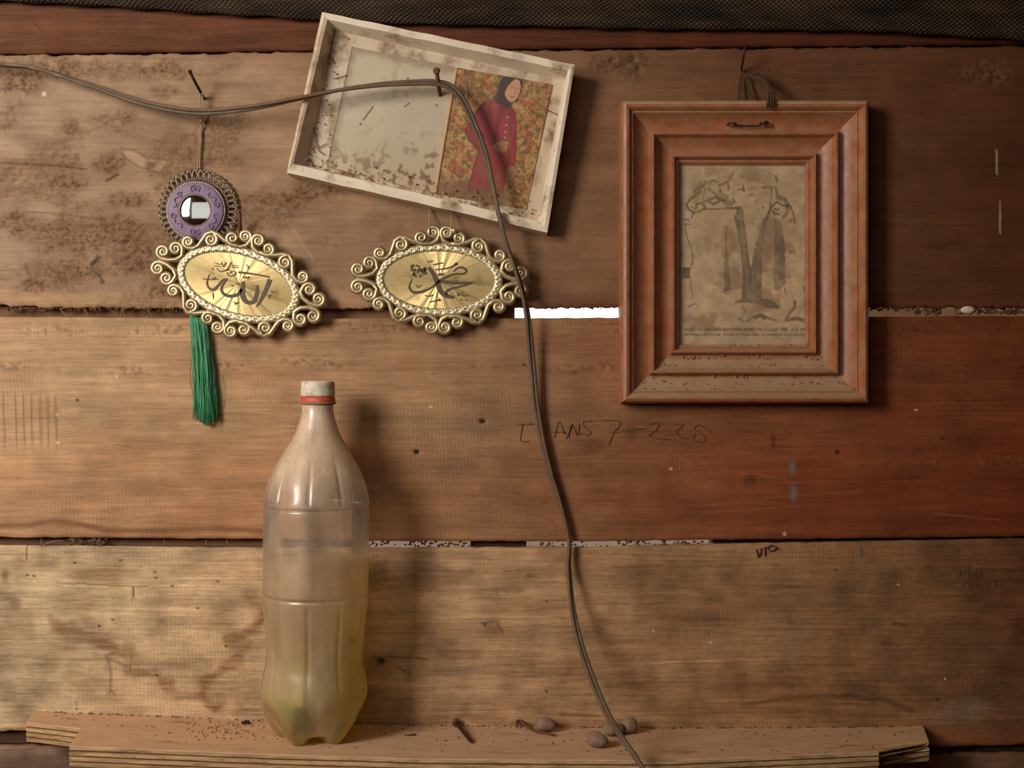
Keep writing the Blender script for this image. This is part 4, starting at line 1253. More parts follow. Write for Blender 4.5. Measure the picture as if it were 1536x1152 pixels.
sa = [[(1022, 460, 38), (992, 540, 34), (945, 635, 28), (902, 702, 6)], [(912, 515, 18), (908, 580, 34), (890, 640, 34), (850, 664, 34), (806, 645, 40), (782, 590, 44), (786, 530, 36), (792, 478, 22)], [(778, 545, 26), (740, 592, 28), (670, 606, 28), (612, 580, 24), (602, 530, 18), (630, 480, 18), (650, 458, 10), (612, 466, 14), (575, 510, 20), (530, 550, 22), (492, 535, 18), (475, 490, 14), (496, 415, 5)],
      [(748, 398, 20), (880, 414, 14), (1018, 440, 12)], [(788, 432, 8), (800, 450, 9), (815, 438, 9), (828, 452, 9), (842, 432, 8)], [(438, 455, 7), (500, 462, 8), (572, 458, 7)], [(520, 442, 7), (535, 456, 7), (550, 440, 7)], [(548, 322, 7), (590, 330, 7)], [(540, 345, 7), (590, 350, 7)], [(600, 312, 8), (618, 350, 9), (640, 312, 8)], [(684, 308, 8), (668, 350, 9), (640, 385, 8)],
      [(560, 365, 8), (590, 392, 9), (640, 382, 9), (668, 376, 8)], [(648, 398, 8), (668, 430, 9), (710, 425, 9), (724, 400, 8), (690, 392, 7), (670, 410, 7)], [(690, 338, 7), (752, 346, 7)], [(690, 356, 7), (748, 360, 7)], [(815, 332, 8), (834, 350, 9), (828, 366, 8)], [(708, 655, 8), (725, 668, 9), (750, 660, 8)], [(725, 668, 8), (718, 682, 8)], [(1030, 560, 7), (1042, 572, 7), (1060, 566, 7)], [(1035, 598, 8), (1012, 606, 10), (1022, 630, 9)],
      [(688, 512, 10), (702, 524, 10)], [(525, 575, 6), (530, 628, 6)], [(1070, 572, 6), (1078, 580, 6)], [(520, 360, 8), (530, 380, 8)]]
ca, sa_ = math.cos(math.radians(17)), math.sin(math.radians(17))
def un(x, y, w_):
    dx, dz = (x - 747) / 5.796, (500 - y) / 5.796
    return (dx * ca - dz * sa_, dx * sa_ + dz * ca, w_ / 5.796)
sa = [[un(*p) for p in s] for s in sa]
pa = plaque((358.9, 426.3), math.radians(17), 'tilted gold oval scrollwork plaque overlapping the round mirror ornament and green tassel', sa)
# hanging cords of the plaques
for px in (644, 677):
    m = MB(); c = spline([P(px, 352, -.0165), P(px, 340, -.0162), P(px + .3, 325, -.008), P(px + .5, 312, -.003)], 5)
    m.tube(c, .0007, 6)
    o = obj('hanging_cord', m.mesh('hanging_cord'), M['string'], pb)
    o.matrix_parent_inverse = (Matrix.Translation(pb.location) @ pb.rotation_euler.to_matrix().to_4x4()).inverted()
m = MB(); m.ball(P(681, 346, -.018), .0028, 10, 8)
o = obj('cord_bead', m.mesh('cord_bead'), M['gold_band'], pb)
o.matrix_parent_inverse = (Matrix.Translation(pb.location) @ pb.rotation_euler.to_matrix().to_4x4()).inverted()

# ------------------------------------------------------------------ round mirror ornament with tassel
def build_ornament():
    Y = -.004
    t = empty('mirror_ornament', P(297, 314, Y))
    tag(t, 'round purple ornament with a little mirror, lacy metal rim and hanging green tassel', 'ornament')
    k = (CAM_D + Y) / FPX
    silver = mat_simple('dull_metal', (150, 128, 104), .42, .35, (500, 500, 500), metal=.6, dirt=(70, 48, 34), dirt_lo=.45, dirt_hi=.7, dscale=(200, 200, 200))
    bright = mat_simple('bright_metal', (206, 194, 178), .32, .25, (500, 500, 500), metal=.7)
    # lacy rim: ring wire + loops
    m = MB()
    for r in (44.5, 58):
        m.tube([(r * k * math.cos(2 * math.pi * i / 96), .0, r * k * math.sin(2 * math.pi * i / 96)) for i in range(97)], 1.1 * k, 6, up=(0, 1, 0), cap=False)
    obj('rim_wire', m.mesh('rim_wire'), silver, t, True)
    m = MB()
    m.tube([(3.6 * k * math.cos(a), 0, 6.6 * k * math.sin(a)) for a in np.linspace(0, 2 * math.pi, 17)], 1.25 * k, 6, up=(0, 1, 0), cap=False)
    loop = m.mesh('loop'); loop.materials.append(silver)
    NL = 38
    for i in range(NL):
        a = 2 * math.pi * i / NL
        o = obj('loop', loop, None, t, True)
        o.location = (51.5 * k * math.cos(a), -.0005, 51.5 * k * math.sin(a))
        o.rotation_euler = (0, -a + math.pi / 2, 0)
    m = MB(); 
    for i in range(NL):
        a = 2 * math.pi * (i + .5) / NL
        m.ball((59 * k * math.cos(a), -.0005, 59 * k * math.sin(a)), 1.9 * k, 6, 5)
    o = obj('rim_beads', m.mesh('rim_beads'), silver, t, True); o['kind'] = 'stuff'
    m = MB()
    ox, oz = -1.5 * k, -3.0 * k
    for i in range(84):
        a = 2 * math.pi * i / 84
        m.ball((43 * k * math.cos(a) + ox, -.004, 43 * k * math.sin(a) + oz), 1.75 * k, 6, 5)
    o = obj('bead_ring', m.mesh('bead_ring'), bright, t, True); o['kind'] = 'stuff'
    # purple disc: lathe about y
    def lathe_y(name, rows, mat, n=72):
        V = []
        for r, y in rows:
            for i in range(n):
                a = 2 * math.pi * i / n
                V.append((r * k * math.cos(a) + ox, y, r * k * math.sin(a) + oz))
        i = np.arange((len(rows) - 1) * n); r_, c = i // n, i % n; a = r_ * n + c; c2 = r_ * n + (c + 1) % n
        F = np.stack([a, a + n, c2 + n, c2], -1)
        return obj(name, new_mesh(name, np.array(V), F[:, ::-1]), mat, t, True)
    purple = mat_simple('purple_enamel', (136, 114, 140), .6, .16, (200, 200, 200), bmp=.2, dirt=(140, 112, 110), dirt_lo=.52, dirt_hi=.8, dscale=(120, 120, 120))
    disc = lathe_y('purple_disc', [(46, .001), (45, -.002), (42.5, -.0042), (41.5, -.0058), (39, -.0066), (28, -.0070), (24.5, -.0072), (23, -.0060), (21, -.0050), (1, -.0045)], purple)
    m = MB()
    def em(pts): m.tube([(x * k + ox, -.0072, z * k + oz) for x, z in spline(pts, 5)], 1.0 * k, 6)
    for b in range(6):                      # embossed curls and fans
        a0 = math.radians(90 + 60 * b)
        def rot(r, da): return (r * math.cos(a0 + da), r * math.sin(a0 + da))
        if b % 3 == 0:
            em([rot(28, -.17), rot(34, -.2), rot(37, -.08), rot(37, .08), rot(34, .2), rot(28, .17)])
            em([rot(29, -.05), rot(35, -.04)]); em([rot(29, .06), rot(35, .05)])
        else:
            em([rot(33, -.40), rot(36, -.33), rot(36, -.22), rot(31, -.20), rot(30, -.30), rot(33, -.33)])
            em([rot(32, -.12), rot(35, 0), rot(33, .12), rot(29, .22), rot(30, .34), rot(34, .36)])
    obj('embossing', m.mesh('embossing'), mat_simple('emboss', (128, 100, 118), .6, .2, (300, 300, 300)), disc, True)
    mm, nt, b = mat_new('mirror'); b.inputs['Base Color'].default_value = (.86, .86, .84, 1); b.inputs['Metallic'].default_value = 1
    b.inputs['Roughness'].default_value = .07
    n1 = noise(nt, mapped(nt, (120, 120, 120)), 1, 4)
    nt.links.new(mul(nt, (.46, .47, .46), (.34, .27, .2), 'MIX', ramp(nt, [(.5, 0.), (.8, .5)], n1)), b.inputs['Base Color'])
    Rm = .075
    rows = []
    for j in range(11):
        r = 22.4 * (1 - j / 10.0) + .05
        rows.append((r, -.0056 - (math.sqrt(Rm ** 2 - (r * k) ** 2) - math.sqrt(Rm ** 2 - (22.4 * k) ** 2))))
    lathe_y('mirror', rows, mm, 48)
    m = MB(); m.tube([(23.3 * k * math.cos(a) + ox, -.0070, 23.3 * k * math.sin(a) + oz) for a in np.linspace(0, 2 * math.pi, 49)], 1.1 * k, 6, up=(0, 1, 0), cap=False)
    obj('mirror_bezel', m.mesh('mirror_bezel'), silver, t, True)
    # string to the nail
    m = MB()
    for dx in (-1.6, 1.6):
        m.tube(spline([P(298 + dx, 258, -.004), P(299 + dx * .8, 225, -.0035), P(301 + dx * .6, 195, -.004), P(302 + dx * .3, 182, -.0055), P(302.5 + dx, 165, -.008), P(302 + dx * 1.3, 150, -.010), P(302 + dx * .7, 138, -.0115)], 6), .00055, 6)
    m.ball(P(302, 181, -.006), .0022, 8, 6, .3)
    for e in ((-9, 172), (7, 192), (-6, 190)):
        m.tube(spline([P(302, 181, -.006), P(302 + e[0] * .6, (181 + e[1]) / 2, -.007), P(302 + e[0], e[1], -.006)], 4), .0003, 5)
    obj('hanging_string', m.mesh('hanging_string'), M['string'], t)
    m = MB(); m.tube([P(298 + 3.2 * math.cos(a), 257 + 4.4 * math.sin(a), -.004) for a in np.linspace(0, 6.283, 15)], .0006, 6, cap=False); obj('hanger_ring', m.mesh('hanger_ring'), silver, t)
    # tassel
    m = MB(); rr = random.Random(3)
    cols = []
    for i in range(170):
        u = rr.random(); dep = rr.random()
        xt, xb = 286 + u * 25 + 0, 293 + u * 38
        y1 = 640 - abs(u - .45) * 26 - rr.random() ** 2 * 26
        ph = rr.uniform(0, 6.28); am = rr.uniform(.6, 3.0)
        pts = []
        for s in np.linspace(0, 1, 9):
            py = 372 + (y1 - 372) * s
            sx = max(0, (py - 470) / 170.0)
            x = (297 + (u - .5) * (8 + 17 * min(1, max(0, (py - 380) / 80)))) if py < 470 else xt * (1 - sx) + xb * sx + am * math.sin(ph + s * 9)
            bel = math.sin(math.pi * min(1, max(0.02, u))) 
            y = -.0022 - bel * .009 * dep - .001
            if py < 500: y = max(y, -.0075)
            pts.append(P(x, py, y))
        n0 = len(m.v)
        m.tube(pts, [.00055 * (1 - .3 * s) for s in np.linspace(0, 1, 9)], 4)
        c = lin(72, 152, 106) * rr.uniform(.6, 1.35)
        cols += [c] * (len(m.v) - n0)
    for pts in ([(291, 520), (285, 560), (290, 600), (288, 630)], [(330, 560), (334, 590), (332, 610)]):
        n0 = len(m.v)
        m.tube(spline([P(x, y, -.003) for x, y in pts], 5), .0003, 4); cols += [lin(52, 128, 88)] * (len(m.v) - n0)
    me = m.mesh('tassel'); setcol(me, np.array(cols))
    tm = mat_attr('tassel_thread', .45, 800, .1, .5)
    o = obj('tassel', me, tm, t); o['label'] = 'green thread tassel'
build_ornament()

# ------------------------------------------------------------------ framed portrait
def build_frame():
    t = empty('picture_frame', P(1116, 600, 0)); 
    tag(t, 'stepped reddish wooden picture frame holding a faded stained old portrait', 'picture frame')
    m_, nt, b = mat_new('varnished_wood')
    g1 = noise(nt, mapped(nt, (60, 60, 60)), 1, 4)
    c = mul(nt, tuple(lin(164, 98, 60)), ramp(nt, [(.25, .78), (.75, 1.14)], g1))
    ge = nt.nodes.new('ShaderNodeNewGeometry'); sx = nt.nodes.new('ShaderNodeSeparateXYZ')
    nt.links.new(ge.outputs['Normal'], sx.inputs[0])
    up = ramp(nt, [(.05, 0.), (.4, 1.)], sx.outputs['Z'])
    dn = ramp(nt, [(.3, .55), (.65, .95)], noise(nt, mapped(nt, (45, 45, 45)), 1, 5))
    du = math_n(nt, 'MULTIPLY', up, dn)
    du = math_n(nt, 'MAXIMUM', du, ramp(nt, [(.40, .0), (.75, .5)], noise(nt, mapped(nt, (70, 70, 70)), 1, 6, .65)))
    c = mul(nt, c, tuple(lin(176, 146, 112)), 'MIX', du)
    nt.links.new(c, b.inputs['Base Color'])
    nt.links.new(ramp(nt, [(0, .42), (1, .9)], du), b.inputs['Roughness'])
    bump(nt, b, noise(nt, mapped(nt, (350, 350, 350)), 1, 4), .2, .0006)
    prof = [(0, .0), (0, .019), (1, .0225), (4, .0255), (8, .0268), (12, .0262), (15.5, .0235), (17, .0215), (18.5, .0220), (24, .0175), (32, .0135), (40, .0115), (44, .0112), (45, .0160), (47.5, .0192), (50.5, .0192), (53, .0165), (54.5, .0140), (62, .0095), (70, .0076), (76, .0074), (77, .0112), (79.5, .0136), (82.5, .0134), (84.5, .0100), (86, .0074), (89, .0076), (91, .0060), (93, .0045), (93, .002)]
    x0, x1, y0, y1 = 930.5, 1303, 150.5, 605
    ky = CAM_D / FPX
    # pixel rectangle is where the front bead shows: convert at the bead's depth
    kf = (CAM_D - .02) / FPX
    L_, R_, T_, B_ = (x0 - 768) * kf, (x1 - 768) * kf, (576 - y0) * kf, (576 - y1) * kf
    def corner(d, sx_, sz_):
        d = d * kf
        return ((L_ + d) if sx_ < 0 else (R_ - d * .965), (T_ - d * 1.0) if sz_ > 0 else (B_ + d * .965))
    for (a, b_) in (((-1, 1), (1, 1)), ((1, 1), (1, -1)), ((1, -1), (-1, -1)), ((-1, -1), (-1, 1))):
        V = []; F = []; n = 24; kpr = len(prof)
        for i in range(n + 1):
            s = i / n
            for d, h in prof:
                p, q = corner(d, *a), corner(d, *b_)
                j = .00025 * math.sin(i * 2.1 + d * .3) if 0 < i < n else 0
                V.append((p[0] * (1 - s) + q[0] * s, -h - j, p[1] * (1 - s) + q[1] * s))
        for i in range(n):
            for j in range(kpr - 1):
                F.append((i * kpr + j, i * kpr + j + 1, (i + 1) * kpr + j + 1, (i + 1) * kpr + j))
        me = new_mesh('rail', V, F)
        me.set_sharp_from_angle(angle=math.radians(24))
        obj('rail', me, m_, t)
    # backing, print, glass
    IL, IR, IT, IB = L_ + 92 * kf, R_ - 92 * kf * .965, T_ - 92 * kf, B_ + 92 * kf * .965
    m = MB(); m.box((IL - .03, -.0026, IB - .03), (IR + .03, -.0005, IT + .03)); obj('backing', m.mesh('backing', False), M['dark_wood'], t)
    nu, nv = 200, 284
    u, v = np.meshgrid(np.linspace(0, 1, nu + 1), np.linspace(0, 1, nv + 1))
    X, Z = IL - .002 + u * (IR - IL + .004), IT + .002 - v * (IT - IB + .004)
    kk = (CAM_D - .003) / FPX
    px, py = 768 + X / kk, 576 - Z / kk
    q, s = (px - 1010) * 7.144, (py - 230) * 7.144
    n1 = fbm(q * .004, s * .004, 71, 4); n2 = fbm(q * .012, s * .012, 73, 4); n3 = fbm(q * .06, s * .06, 75, 2)
    c = np.tile(lin(216, 184, 144), px.shape + (1,)) * (1 + .45 * (n1 - .5) + .35 * (n2 - .5) + .2 * (n3 - .5))[..., None]
    c = mixc(c, lin(146, 100, 64), sstep(.55, .75, fbm(q * .005, s * .005, 79, 4)) * .55)
    pale = lin(204, 184, 156)
    ed = np.maximum.reduce([1 - sstep(0, 160, q - 100), sstep(1300, 1460, q), 1 - sstep(0, 170, s - 100), sstep(1930, 1990, s)])
    c = mixc(c, pale, ed * (.35 + .5 * sstep(.4, .6, n2)) * .7)
    dk = lin(108, 90, 68)
    jq, js = q + 10 * (n3 - .5), s + 10 * (n3 - .5)
    def fill(pts, cl=dk, k=.85):
        nonlocal c
        c = mixc(c, cl, inpoly(jq, js, pts) * k * (.6 + .4 * sstep(.35, .6, n2)))
    def line(pts, wd, cl=lin(92, 66, 44), k=.8):
        nonlocal c
        c = mixc(c, cl, (1 - sstep(wd * .4, wd * 1.7, dpoly(jq, js, pts))) * k * (.6 + .4 * sstep(.35, .6, n2)))
    fill([(690, 575), (720, 562), (748, 578), (770, 800), (795, 1000), (830, 1235), (875, 1000), (925, 850), (970, 690), (1022, 670), (1000, 800), (965, 950), (950, 1100), (945, 1555), (1050, 1570), (1135, 1640), (1130, 1665), (1000, 1655), (900, 1612), (800, 1600), (660, 1606), (655, 1578), (725, 1560), (745, 1300), (720, 1080), (690, 850), (652, 690)])
    fill([(1072, 690), (1140, 720), (1170, 820), (1198, 1000), (1204, 1400), (1120, 1472), (1076, 1450), (1085, 1150)])
    fill([(553, 1000), (578, 1000), (600, 1200), (612, 1450), (550, 1492), (538, 1250)])
    line([(572, 790), (566, 900), (562, 1010)], 9, dk)
    for pts in ([(720, 640), (740, 900), (780, 1150), (800, 1560)], [(862, 1270), (846, 1420), (845, 1600)], [(892, 1380), (880, 1500), (872, 1610)]):
        line(pts, 8, lin(156, 146, 126), .7)
    for pts, wd in [([(640, 220), (610, 250), (590, 300), (500, 345), (460, 300), (420, 290), (380, 320), (340, 300), (330, 340), (300, 350), (285, 310)], 13), ([(500, 345), (500, 400), (490, 440)], 10), ([(300, 350), (340, 380), (330, 430), (320, 480)], 9), ([(290, 400), (230, 460), (180, 490), (140, 550), (165, 600), (220, 635), (290, 620), (340, 580), (310, 530), (250, 545), (240, 580)], 12), ([(220, 415), (270, 370), (300, 350)], 12),
                    ([(370, 380), (440, 430), (510, 490), (560, 545), (620, 550), (655, 520), (640, 490)], 11), ([(330, 520), (420, 480), (460, 470), (500, 510), (430, 545), (390, 520)], 14), ([(330, 600), (480, 596), (690, 592)], 9), ([(560, 580), (690, 580)], 8), ([(510, 400), (520, 470), (560, 520), (620, 520)], 9), ([(540, 440), (580, 480), (560, 500)], 14), ([(560, 300), (590, 340), (590, 390)], 8), ([(190, 570), (230, 600), (260, 580)], 8), ([(210, 650), (200, 690)], 9), ([(110, 705), (165, 715)], 8), ([(120, 760), (200, 760)], 7),
                    ([(955, 365), (1060, 360), (1055, 390)], 11), ([(1055, 390), (1050, 480), (1035, 600)], 6), ([(1095, 360), (1115, 450), (1190, 480), (1250, 560), (1290, 660), (1300, 750)], 10), ([(1020, 640), (1050, 570), (1110, 520), (1170, 560), (1240, 570)], 10), ([(1060, 610), (1090, 650), (1140, 655)], 10), ([(1120, 480), (1190, 500), (1240, 580)], 18), ([(1180, 690), (1230, 620), (1210, 560)], 16), ([(1085, 590), (1110, 610), (1130, 590)], 9), ([(1250, 730), (1270, 710)], 10), ([(1100, 240), (1110, 300)], 12), ([(1000, 690), (1030, 620)], 12),
                    ([(690, 395), (730, 380), (755, 405)], 8), ([(745, 340), (760, 405)], 8), ([(800, 380), (880, 380)], 7), ([(815, 450), (850, 440)], 8), ([(875, 520), (895, 516)], 9), ([(955, 578), (968, 582)], 8), ([(700, 560), (690, 600)], 6), ([(130, 760), (140, 880), (190, 1020), (212, 1120), (195, 1220)], 6), ([(182, 1340), (190, 1450), (212, 1550)], 5), ([(160, 1650), (200, 1620), (240, 1610)], 6),
                    ([(790, 1800), (860, 1750), (940, 1725), (1000, 1760), (1100, 1790)], 12), ([(870, 1760), (940, 1740), (980, 1770)], 18), ([(700, 1770), (750, 1800)], 12), ([(1215, 1785), (1320, 1770), (1440, 1800)], 20), ([(1300, 1590), (1305, 1640), (1260, 1690), (1220, 1755)], 16), ([(1195, 1450), (1205, 1510)], 7), ([(1410, 1350), (1440, 1340)], 16), ([(1395, 1430), (1415, 1500), (1405, 1620)], 11), ([(1440, 1540), (1430, 1670)], 9), ([(1400, 1270), (1440, 1290)], 7), ([(1250, 1060), (1300, 1055)], 7)]:
        line(pts, wd)
    fill([(100, 1222), (190, 1222), (172, 1290), (185, 1340), (100, 1342)], lin(96, 76, 56))
    for pts, wd in (([(960, 1250), (1060, 1262), (1200, 1290), (1230, 1320)], 26), ([(450, 1390), (510, 1395)], 22), ([(1010, 1310), (1060, 1315)], 12), ([(740, 1640), (770, 1700), (720, 1770)], 18)):
        line(pts, wd, lin(120, 78, 48), .45)
    me = new_mesh('portrait_print', np.stack([X, np.full_like(X, -.003), Z], -1).reshape(-1, 3),
                  (lambda a: np.stack([a, a + nu + 1, a + nu + 2, a + 1], -1))((np.arange(nu * nv) // nu) * (nu + 1) + np.arange(nu * nv) % nu))
    setcol(me, c.reshape(-1, 3))
    o = obj('portrait_print', me, mat_attr('old_print', .7, 500, .1, .2), t); o['label'] = 'faded stained portrait print'
    dep = bpy.context.evaluated_depsgraph_get()
    def text(s_, x, y, wpx, hpx):
        cu = bpy.data.curves.new('caption', 'FONT'); cu.body = s_; cu.size = 1
        to = bpy.data.objects.new('caption', cu); col.objects.link(to)
        bpy.context.view_layer.update()
        me = bpy.data.meshes.new_from_object(to.evaluated_get(bpy.context.evaluated_depsgraph_get()))
        bpy.data.objects.remove(to)
        co = np.empty(len(me.vertices) * 3, np.float32); me.vertices.foreach_get('co', co); co = co.reshape(-1, 3)
        mn, mx = co.min(0), co.max(0)
        xx = x + (co[:, 0] - mn[0]) / (mx[0] - mn[0]) * wpx
        yy = y - (co[:, 1] - 0) / .73 * hpx
        k2 = (CAM_D - .0033) / FPX
        co = np.stack([(xx - 768) * k2, np.full(len(xx), -.0033), (576 - yy) * k2], -1)
        me.vertices.foreach_set('co', co.astype(np.float32).ravel()); me.update()
        me.name = 'caption'
        o = obj('caption', me, mat_simple('caption_ink', (104, 78, 52), .8, .3, (600, 600, 600)), t)
        o['label'] = 'printed caption line'
    text('GURUTTA K.H. ABDURRAHMAN AMBO DALLE (Lahir 1900 - w. A. 199', 1027, 496.5, 182, 5.4)
    text('PIMPINAN UMUM DDI - PONDOK PESANTREN DDI MANGKOSO DAN PAR', 1027, 503.6, 182, 3.6)
    gm, nt, b = mat_new('dusty_glass')
    tr = nt.nodes.new('ShaderNodeBsdfTransparent'); mx = nt.nodes.new('ShaderNodeMixShader'); mx2 = nt.nodes.new('ShaderNodeMixShader')
    b.inputs['Base Color'].default_value = (*lin(196, 170, 138), 1); b.inputs['Roughness'].default_value = .9
    gl = nt.nodes.new('ShaderNodeBsdfGlossy'); gl.inputs['Roughness'].default_value = .12
    nt.links.new(ramp(nt, [(.4, .04), (.75, .22)], noise(nt, mapped(nt, (40, 40, 40)), 1, 5)), mx.inputs[0])
    nt.links.new(tr.outputs[0], mx.inputs[1]); nt.links.new(b.outputs[0], mx.inputs[2])
    mx2.inputs[0].default_value = .035
    nt.links.new(mx.outputs[0], mx2.inputs[1]); nt.links.new(gl.outputs[0], mx2.inputs[2])
    nt.links.new(mx2.outputs[0], nt.nodes['Material Output'].inputs[0])
    m = MB(); m.box((IL - .0015, -.0046, IB - .0015), (IR + .0015, -.0038, IT + .0015)); obj('glass', m.mesh('glass', False), gm, t)
    # dirt crumbs along ledges
    sp = []
    for _ in range(190):
        d, h = R.choice([(20, .021), (30, .0158), (42, .0137), (58, .0125), (70, .0092), (88, .0078)])
        p, q2 = corner(d + R.uniform(-3, 3), -1, -1), corner(d, 1, -1); s_ = R.random()
        sp.append(((p[0] + (q2[0] - p[0]) * s_, -h, p[1] + R.uniform(0, .002)), R.uniform(.0003, .0009)))
    crumbs('dust_crumbs', sp, M['dust'], t)
    # old wire staple and the knotted string
    m = MB()
    m.tube(spline([P(1090, 188, -.0165), P(1096, 184, -.020), P(1103, 187, -.019), P(1110, 188.5, -.0185), P(1138, 188.5, -.0185), P(1144, 185, -.020), P(1150, 182, -.0195), P(1153, 186, -.018)], 5), .0008, 6)
    for x in (1094, 1102, 1141, 1147, 1150): m.ball(P(x, 186.5 + R.uniform(-2, 1), -.019), .0017, 6, 5, .6)
    obj('wire_staple', m.mesh('wire_staple'), M['dark_iron'], t)
    m = MB()
    for dx in (0, 2.4):
        m.tube(spline([P(1106 + dx * 1.4, 154, -.010), P(1109 + dx, 125, -.006), P(1112 + dx * .3, 107, -.005)], 6), .0008, 6)
        m.tube(spline([P(1126 + dx * 1.4, 154, -.010), P(1121 + dx, 130, -.007), P(1118 + dx * .4, 116, -.007), P(1113, 107, -.005)], 6), .0008, 6)
    rr = random.Random(9)
    for i in range(46):
        a = rr.uniform(-1, 1); b_ = rr.uniform(-1, 1); e = rr.uniform(.75, 1.05)
        m.tube(spline([P(1116, 112, -.007), P(1126 + a * 2, 113 + b_ * 3, -.010), P(1142 + a * 3, 120 + b_ * 5, -.017), P(1154 + a * 3, 134 + b_ * 5, -.024), P(1156 + a * 7 * e, 140 + 20 * e + b_ * 3, -.030)], 4), .00055, 4)
    for pts in ([(1120, 113), (1134, 102), (1145, 90)], [(1130, 112), (1146, 104), (1148, 97), (1158, 88)], [(1140, 118), (1152, 108), (1153, 100)], [(1148, 146), (1147, 158), (1148, 167)], [(1155, 150), (1166, 158), (1170, 160)], [(1160, 140), (1164, 142), (1161, 150)]):
        m.tube(spline([P(x, y, -.016) for x, y in pts], 5), .0005, 5)
    o = obj('knotted_string', m.mesh('knotted_string'), M['dark_string'], t); o['label'] = 'frayed dark string tied to the nail'
build_frame()

# ------------------------------------------------------------------ twisted cable
def build_cable():
    pts = [(-1500, 20, -.02), (-900, 40, -.02), (-450, 66, -.018), (-200, 82, -.018), (0, 97, -.018), (55, 103, -.018), (130, 126, -.018), (200, 150, -.019), (260, 164, -.022), (310, 168, -.025), (380, 161, -.031), (440, 149, -.0355), (510, 135, -.036), (570, 127, -.036), (620, 124, -.036), (652, 124, -.036), (675, 130, -.035), (694, 150, -.033), (712, 188, -.030), (728, 232, -.029), (740, 285, -.029), (750, 330, -.029), (762, 372, -.027), (777, 415, -.024), (789, 460, -.020), (797, 530, -.013), (806, 620, -.008), (822, 696, -.007), (844, 768, -.0065), (854, 815, -.0075), (853, 855, -.011), (861, 925, -.026), (878, 990, -.050), (908, 1065, -.084), (935, 1110, -.111), (956, 1140, -.122), (985, 1190, -.128), (1020, 1290, -.12), (1030, 1500, -.10)]
    c = spline([P(*p) for p in pts], 14)
    d = np.gradient(c, axis=0); d /= np.linalg.norm(d, axis=1)[:, None]
    L = np.concatenate([[0], np.cumsum(np.linalg.norm(np.diff(c, axis=0), axis=1))])
    t = empty('electric_cable', tuple(c[0])); tag(t, 'twisted grey brown two-wire electric cable draped over the nail and down past the shelf', 'cable')
    mats = [mat_simple('wire_grey', (96, 84, 68), .6, .2, (80, 80, 80), dirt=(150, 112, 80), dirt_lo=.5, dirt_hi=.75, dscale=(60, 60, 60)), mat_simple('wire_brown', (112, 82, 60), .6, .2, (80, 80, 80), dirt=(92, 80, 66), dirt_lo=.5, dirt_hi=.75, dscale=(60, 60, 60))]
    up = np.array([0, 1.0, 0])
    for w_ in range(2):
        pp = []
        for i in range(len(c)):
            a = np.cross(d[i], up); a /= np.linalg.norm(a); b = np.cross(d[i], a)
            th = L[i] * 2 * math.pi / (.20 if L[i] < .45 else .55) + (0 if L[i] < .45 else .45 * 2 * math.pi * (1 / .2 - 1 / .55)) + w_ * math.pi + .6
            pp.append(c[i] + .00165 * (a * math.cos(th) + b * math.sin(th)))
        m = MB(); m.tube(pp, .00172, 9); obj('wire', m.mesh('wire'), mats[w_], t)
build_cable()

# ------------------------------------------------------------------ small things on the shelf
nutm = mat_simple('nut_shell', (140, 112, 92), .75, .3, (160, 160, 160), bmp=.5, bdist=.001, dirt=(84, 62, 50), dirt_lo=.5, dirt_hi=.7, dscale=(90, 90, 90))
nutk = mat_simple('nut_tip', (66, 50, 42), .8, .3, (300, 300, 300))
def nut(px, py, length, wid, ang, label, tip=1, tilt=0):
    """py: pixel of the spot where it rests"""
    p = on_shelf(px, py)
    t = empty('dry_nut', p, (0, 0, ang)); tag(t, label, 'nut', 'dry nuts on the shelf')
    nu, nv = 28, 20; V = []
    for j in range(nv + 1):
        s = j / nv; x = -math.cos(math.pi * s)
        r = math.sin(math.pi * s) ** .85 * (1 - .22 * x * tip)
        for i in range(nu):
            a = 2 * math.pi * i / nu
            seam = .05 * math.exp(-((a - math.pi / 2) / .16) ** 2) - .03 * math.exp(-((a - math.pi / 2 - .5) / .2) ** 2)
            rr_ = r * (1 + seam + .03 * math.sin(3 * a + 4 * x) + .02 * math.sin(7 * x + a))
            V.append((x * length / 2, math.cos(a) * rr_ * wid / 2, wid * .47 + math.sin(a) * rr_ * wid / 2 * .94))
    i = np.arange(nv * nu); r_, c = i // nu, i % nu; a = r_ * nu + c; c2 = r_ * nu + (c + 1) % nu
    V = np.array(V)
    if tilt:
        ct, st = math.cos(tilt), math.sin(tilt); x, z = V[:, 0].copy(), V[:, 2].copy()
        V[:, 0] = x * ct - z * st; V[:, 2] = x * st + z * ct
    V[:, 2] -= V[:, 2].min()
    obj('shell', new_mesh('shell', V, np.stack([a, a + nu, c2 + nu, c2], -1)), nutm, t, True)
    e = V[nu * nv:].mean(0) if tip > 0 else V[:nu].mean(0)
    m = MB(); m.ball(e * np.array([.97, 1, 1]), wid * .10, 8, 6, .3); obj('tip', m.mesh('tip'), nutk, t, True)
nut(819, 1098, .0195, .0145, -.2, 'dark brown dry nut lying beside the curled twig', 1)
nut(944, 1100, .0185, .0150, .3, 'dry nut close to the wall, the taller of two behind the cable', -1, .25)
nut(921, 1104, .0205, .0130, .2, 'dry nut half hidden by the cable, leaning on its neighbour', 1)
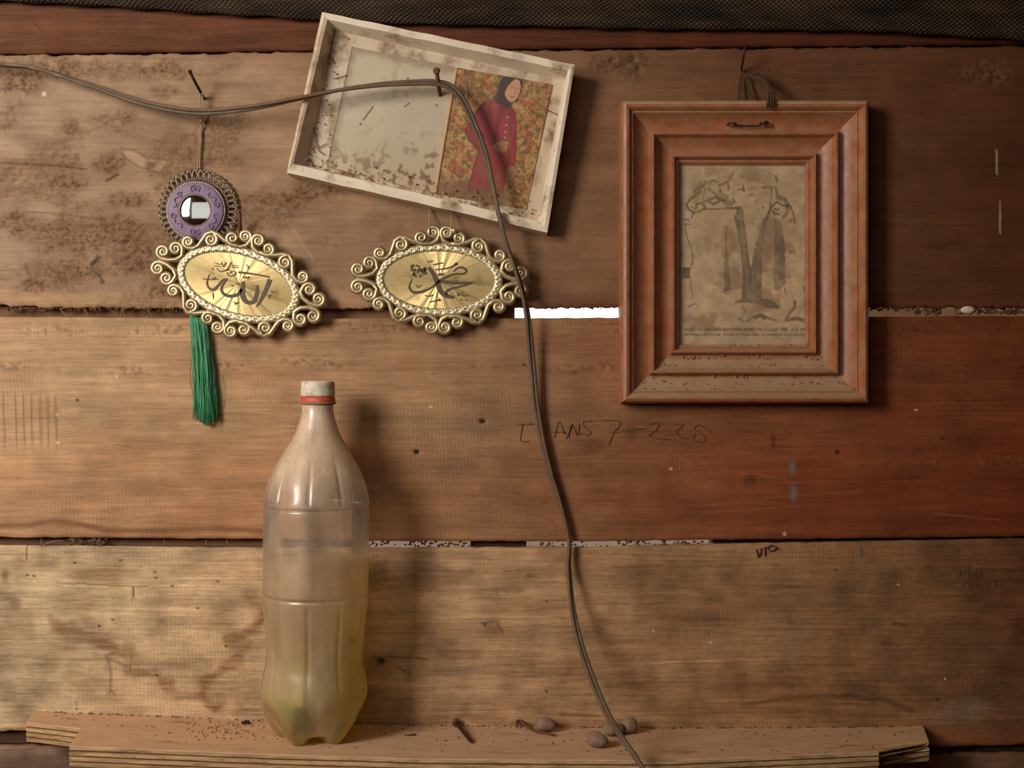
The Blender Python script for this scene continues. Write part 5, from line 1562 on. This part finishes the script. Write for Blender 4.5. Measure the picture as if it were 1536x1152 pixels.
nut(897, 1122, .0190, .0145, -.5, 'dry nut lying alone near the front of the shelf before the cable', 1)

def lay_nail():
    a, b = on_shelf(684, 1091), on_shelf(708, 1116)
    a.z += .0042; b.z += .0014
    t = empty('loose_nail', a); tag(t, 'old rusty nail lying loose on the shelf', 'nail')
    m = MB(); m.tube([a, (a + b) / 2, a * .08 + b * .92, b], [.0018, .0017, .0017, .0007], 10); obj('shank', m.mesh('shank'), M['dark_iron'], t)
    d = (a - b).normalized()
    m = MB(); m.tube([a - d * .0005, a + d * .0006, a + d * .0014], [.004, .0042, .003], 12); obj('head', m.mesh('head'), M['rust'], t)
lay_nail()
m = MB()
c = [on_shelf(776, 1094), on_shelf(775, 1091), on_shelf(780, 1090), on_shelf(787, 1094), on_shelf(802, 1099), on_shelf(818, 1102), on_shelf(832, 1105)]
for i, z in enumerate((.0022, .005, .0058, .004, .0018, .0014, .0014)): c[i].z += z
m.tube(spline([tuple(p) for p in c], 6), list(np.interp(range(37), [0, 6, 20, 37], [.0009, .0011, .0014, .0010])), 8)
tag(obj('curled_twig', m.mesh('curled_twig'), M['rust']), 'thin curled brown twig lying on the shelf against a nut', 'twig')
m = MB(); p = on_shelf(368, 1086)
for i in range(9):
    m.ball((p.x + R.uniform(-.004, .004), p.y + R.uniform(-.003, .003), p.z + .0009 + R.random() * .0012), R.uniform(.0008, .0016), 6, 5, .6)
for i in range(5):
    m.tube([(p.x, p.y, p.z + .001), (p.x + R.uniform(-.007, .007), p.y + R.uniform(-.005, .005), p.z + .0012)], .0004, 5)
tag(obj('debris_clump', m.mesh('debris_clump'), M['dark_iron']), 'tiny dark clump of debris on the shelf beside the bottle', 'debris')
m = MB(); a, b = on_shelf(606, 1104), on_shelf(624, 1103)
m.tube([(a.x, a.y, a.z + .0006), ((a.x + b.x) / 2, a.y, a.z + .0009), (b.x, b.y, b.z + .0006)], .0010, 6, .5)
tag(obj('wood_splinter', m.mesh('wood_splinter'), M['grime']), 'small flat splinter lying on the shelf between bottle and loose nail', 'splinter')
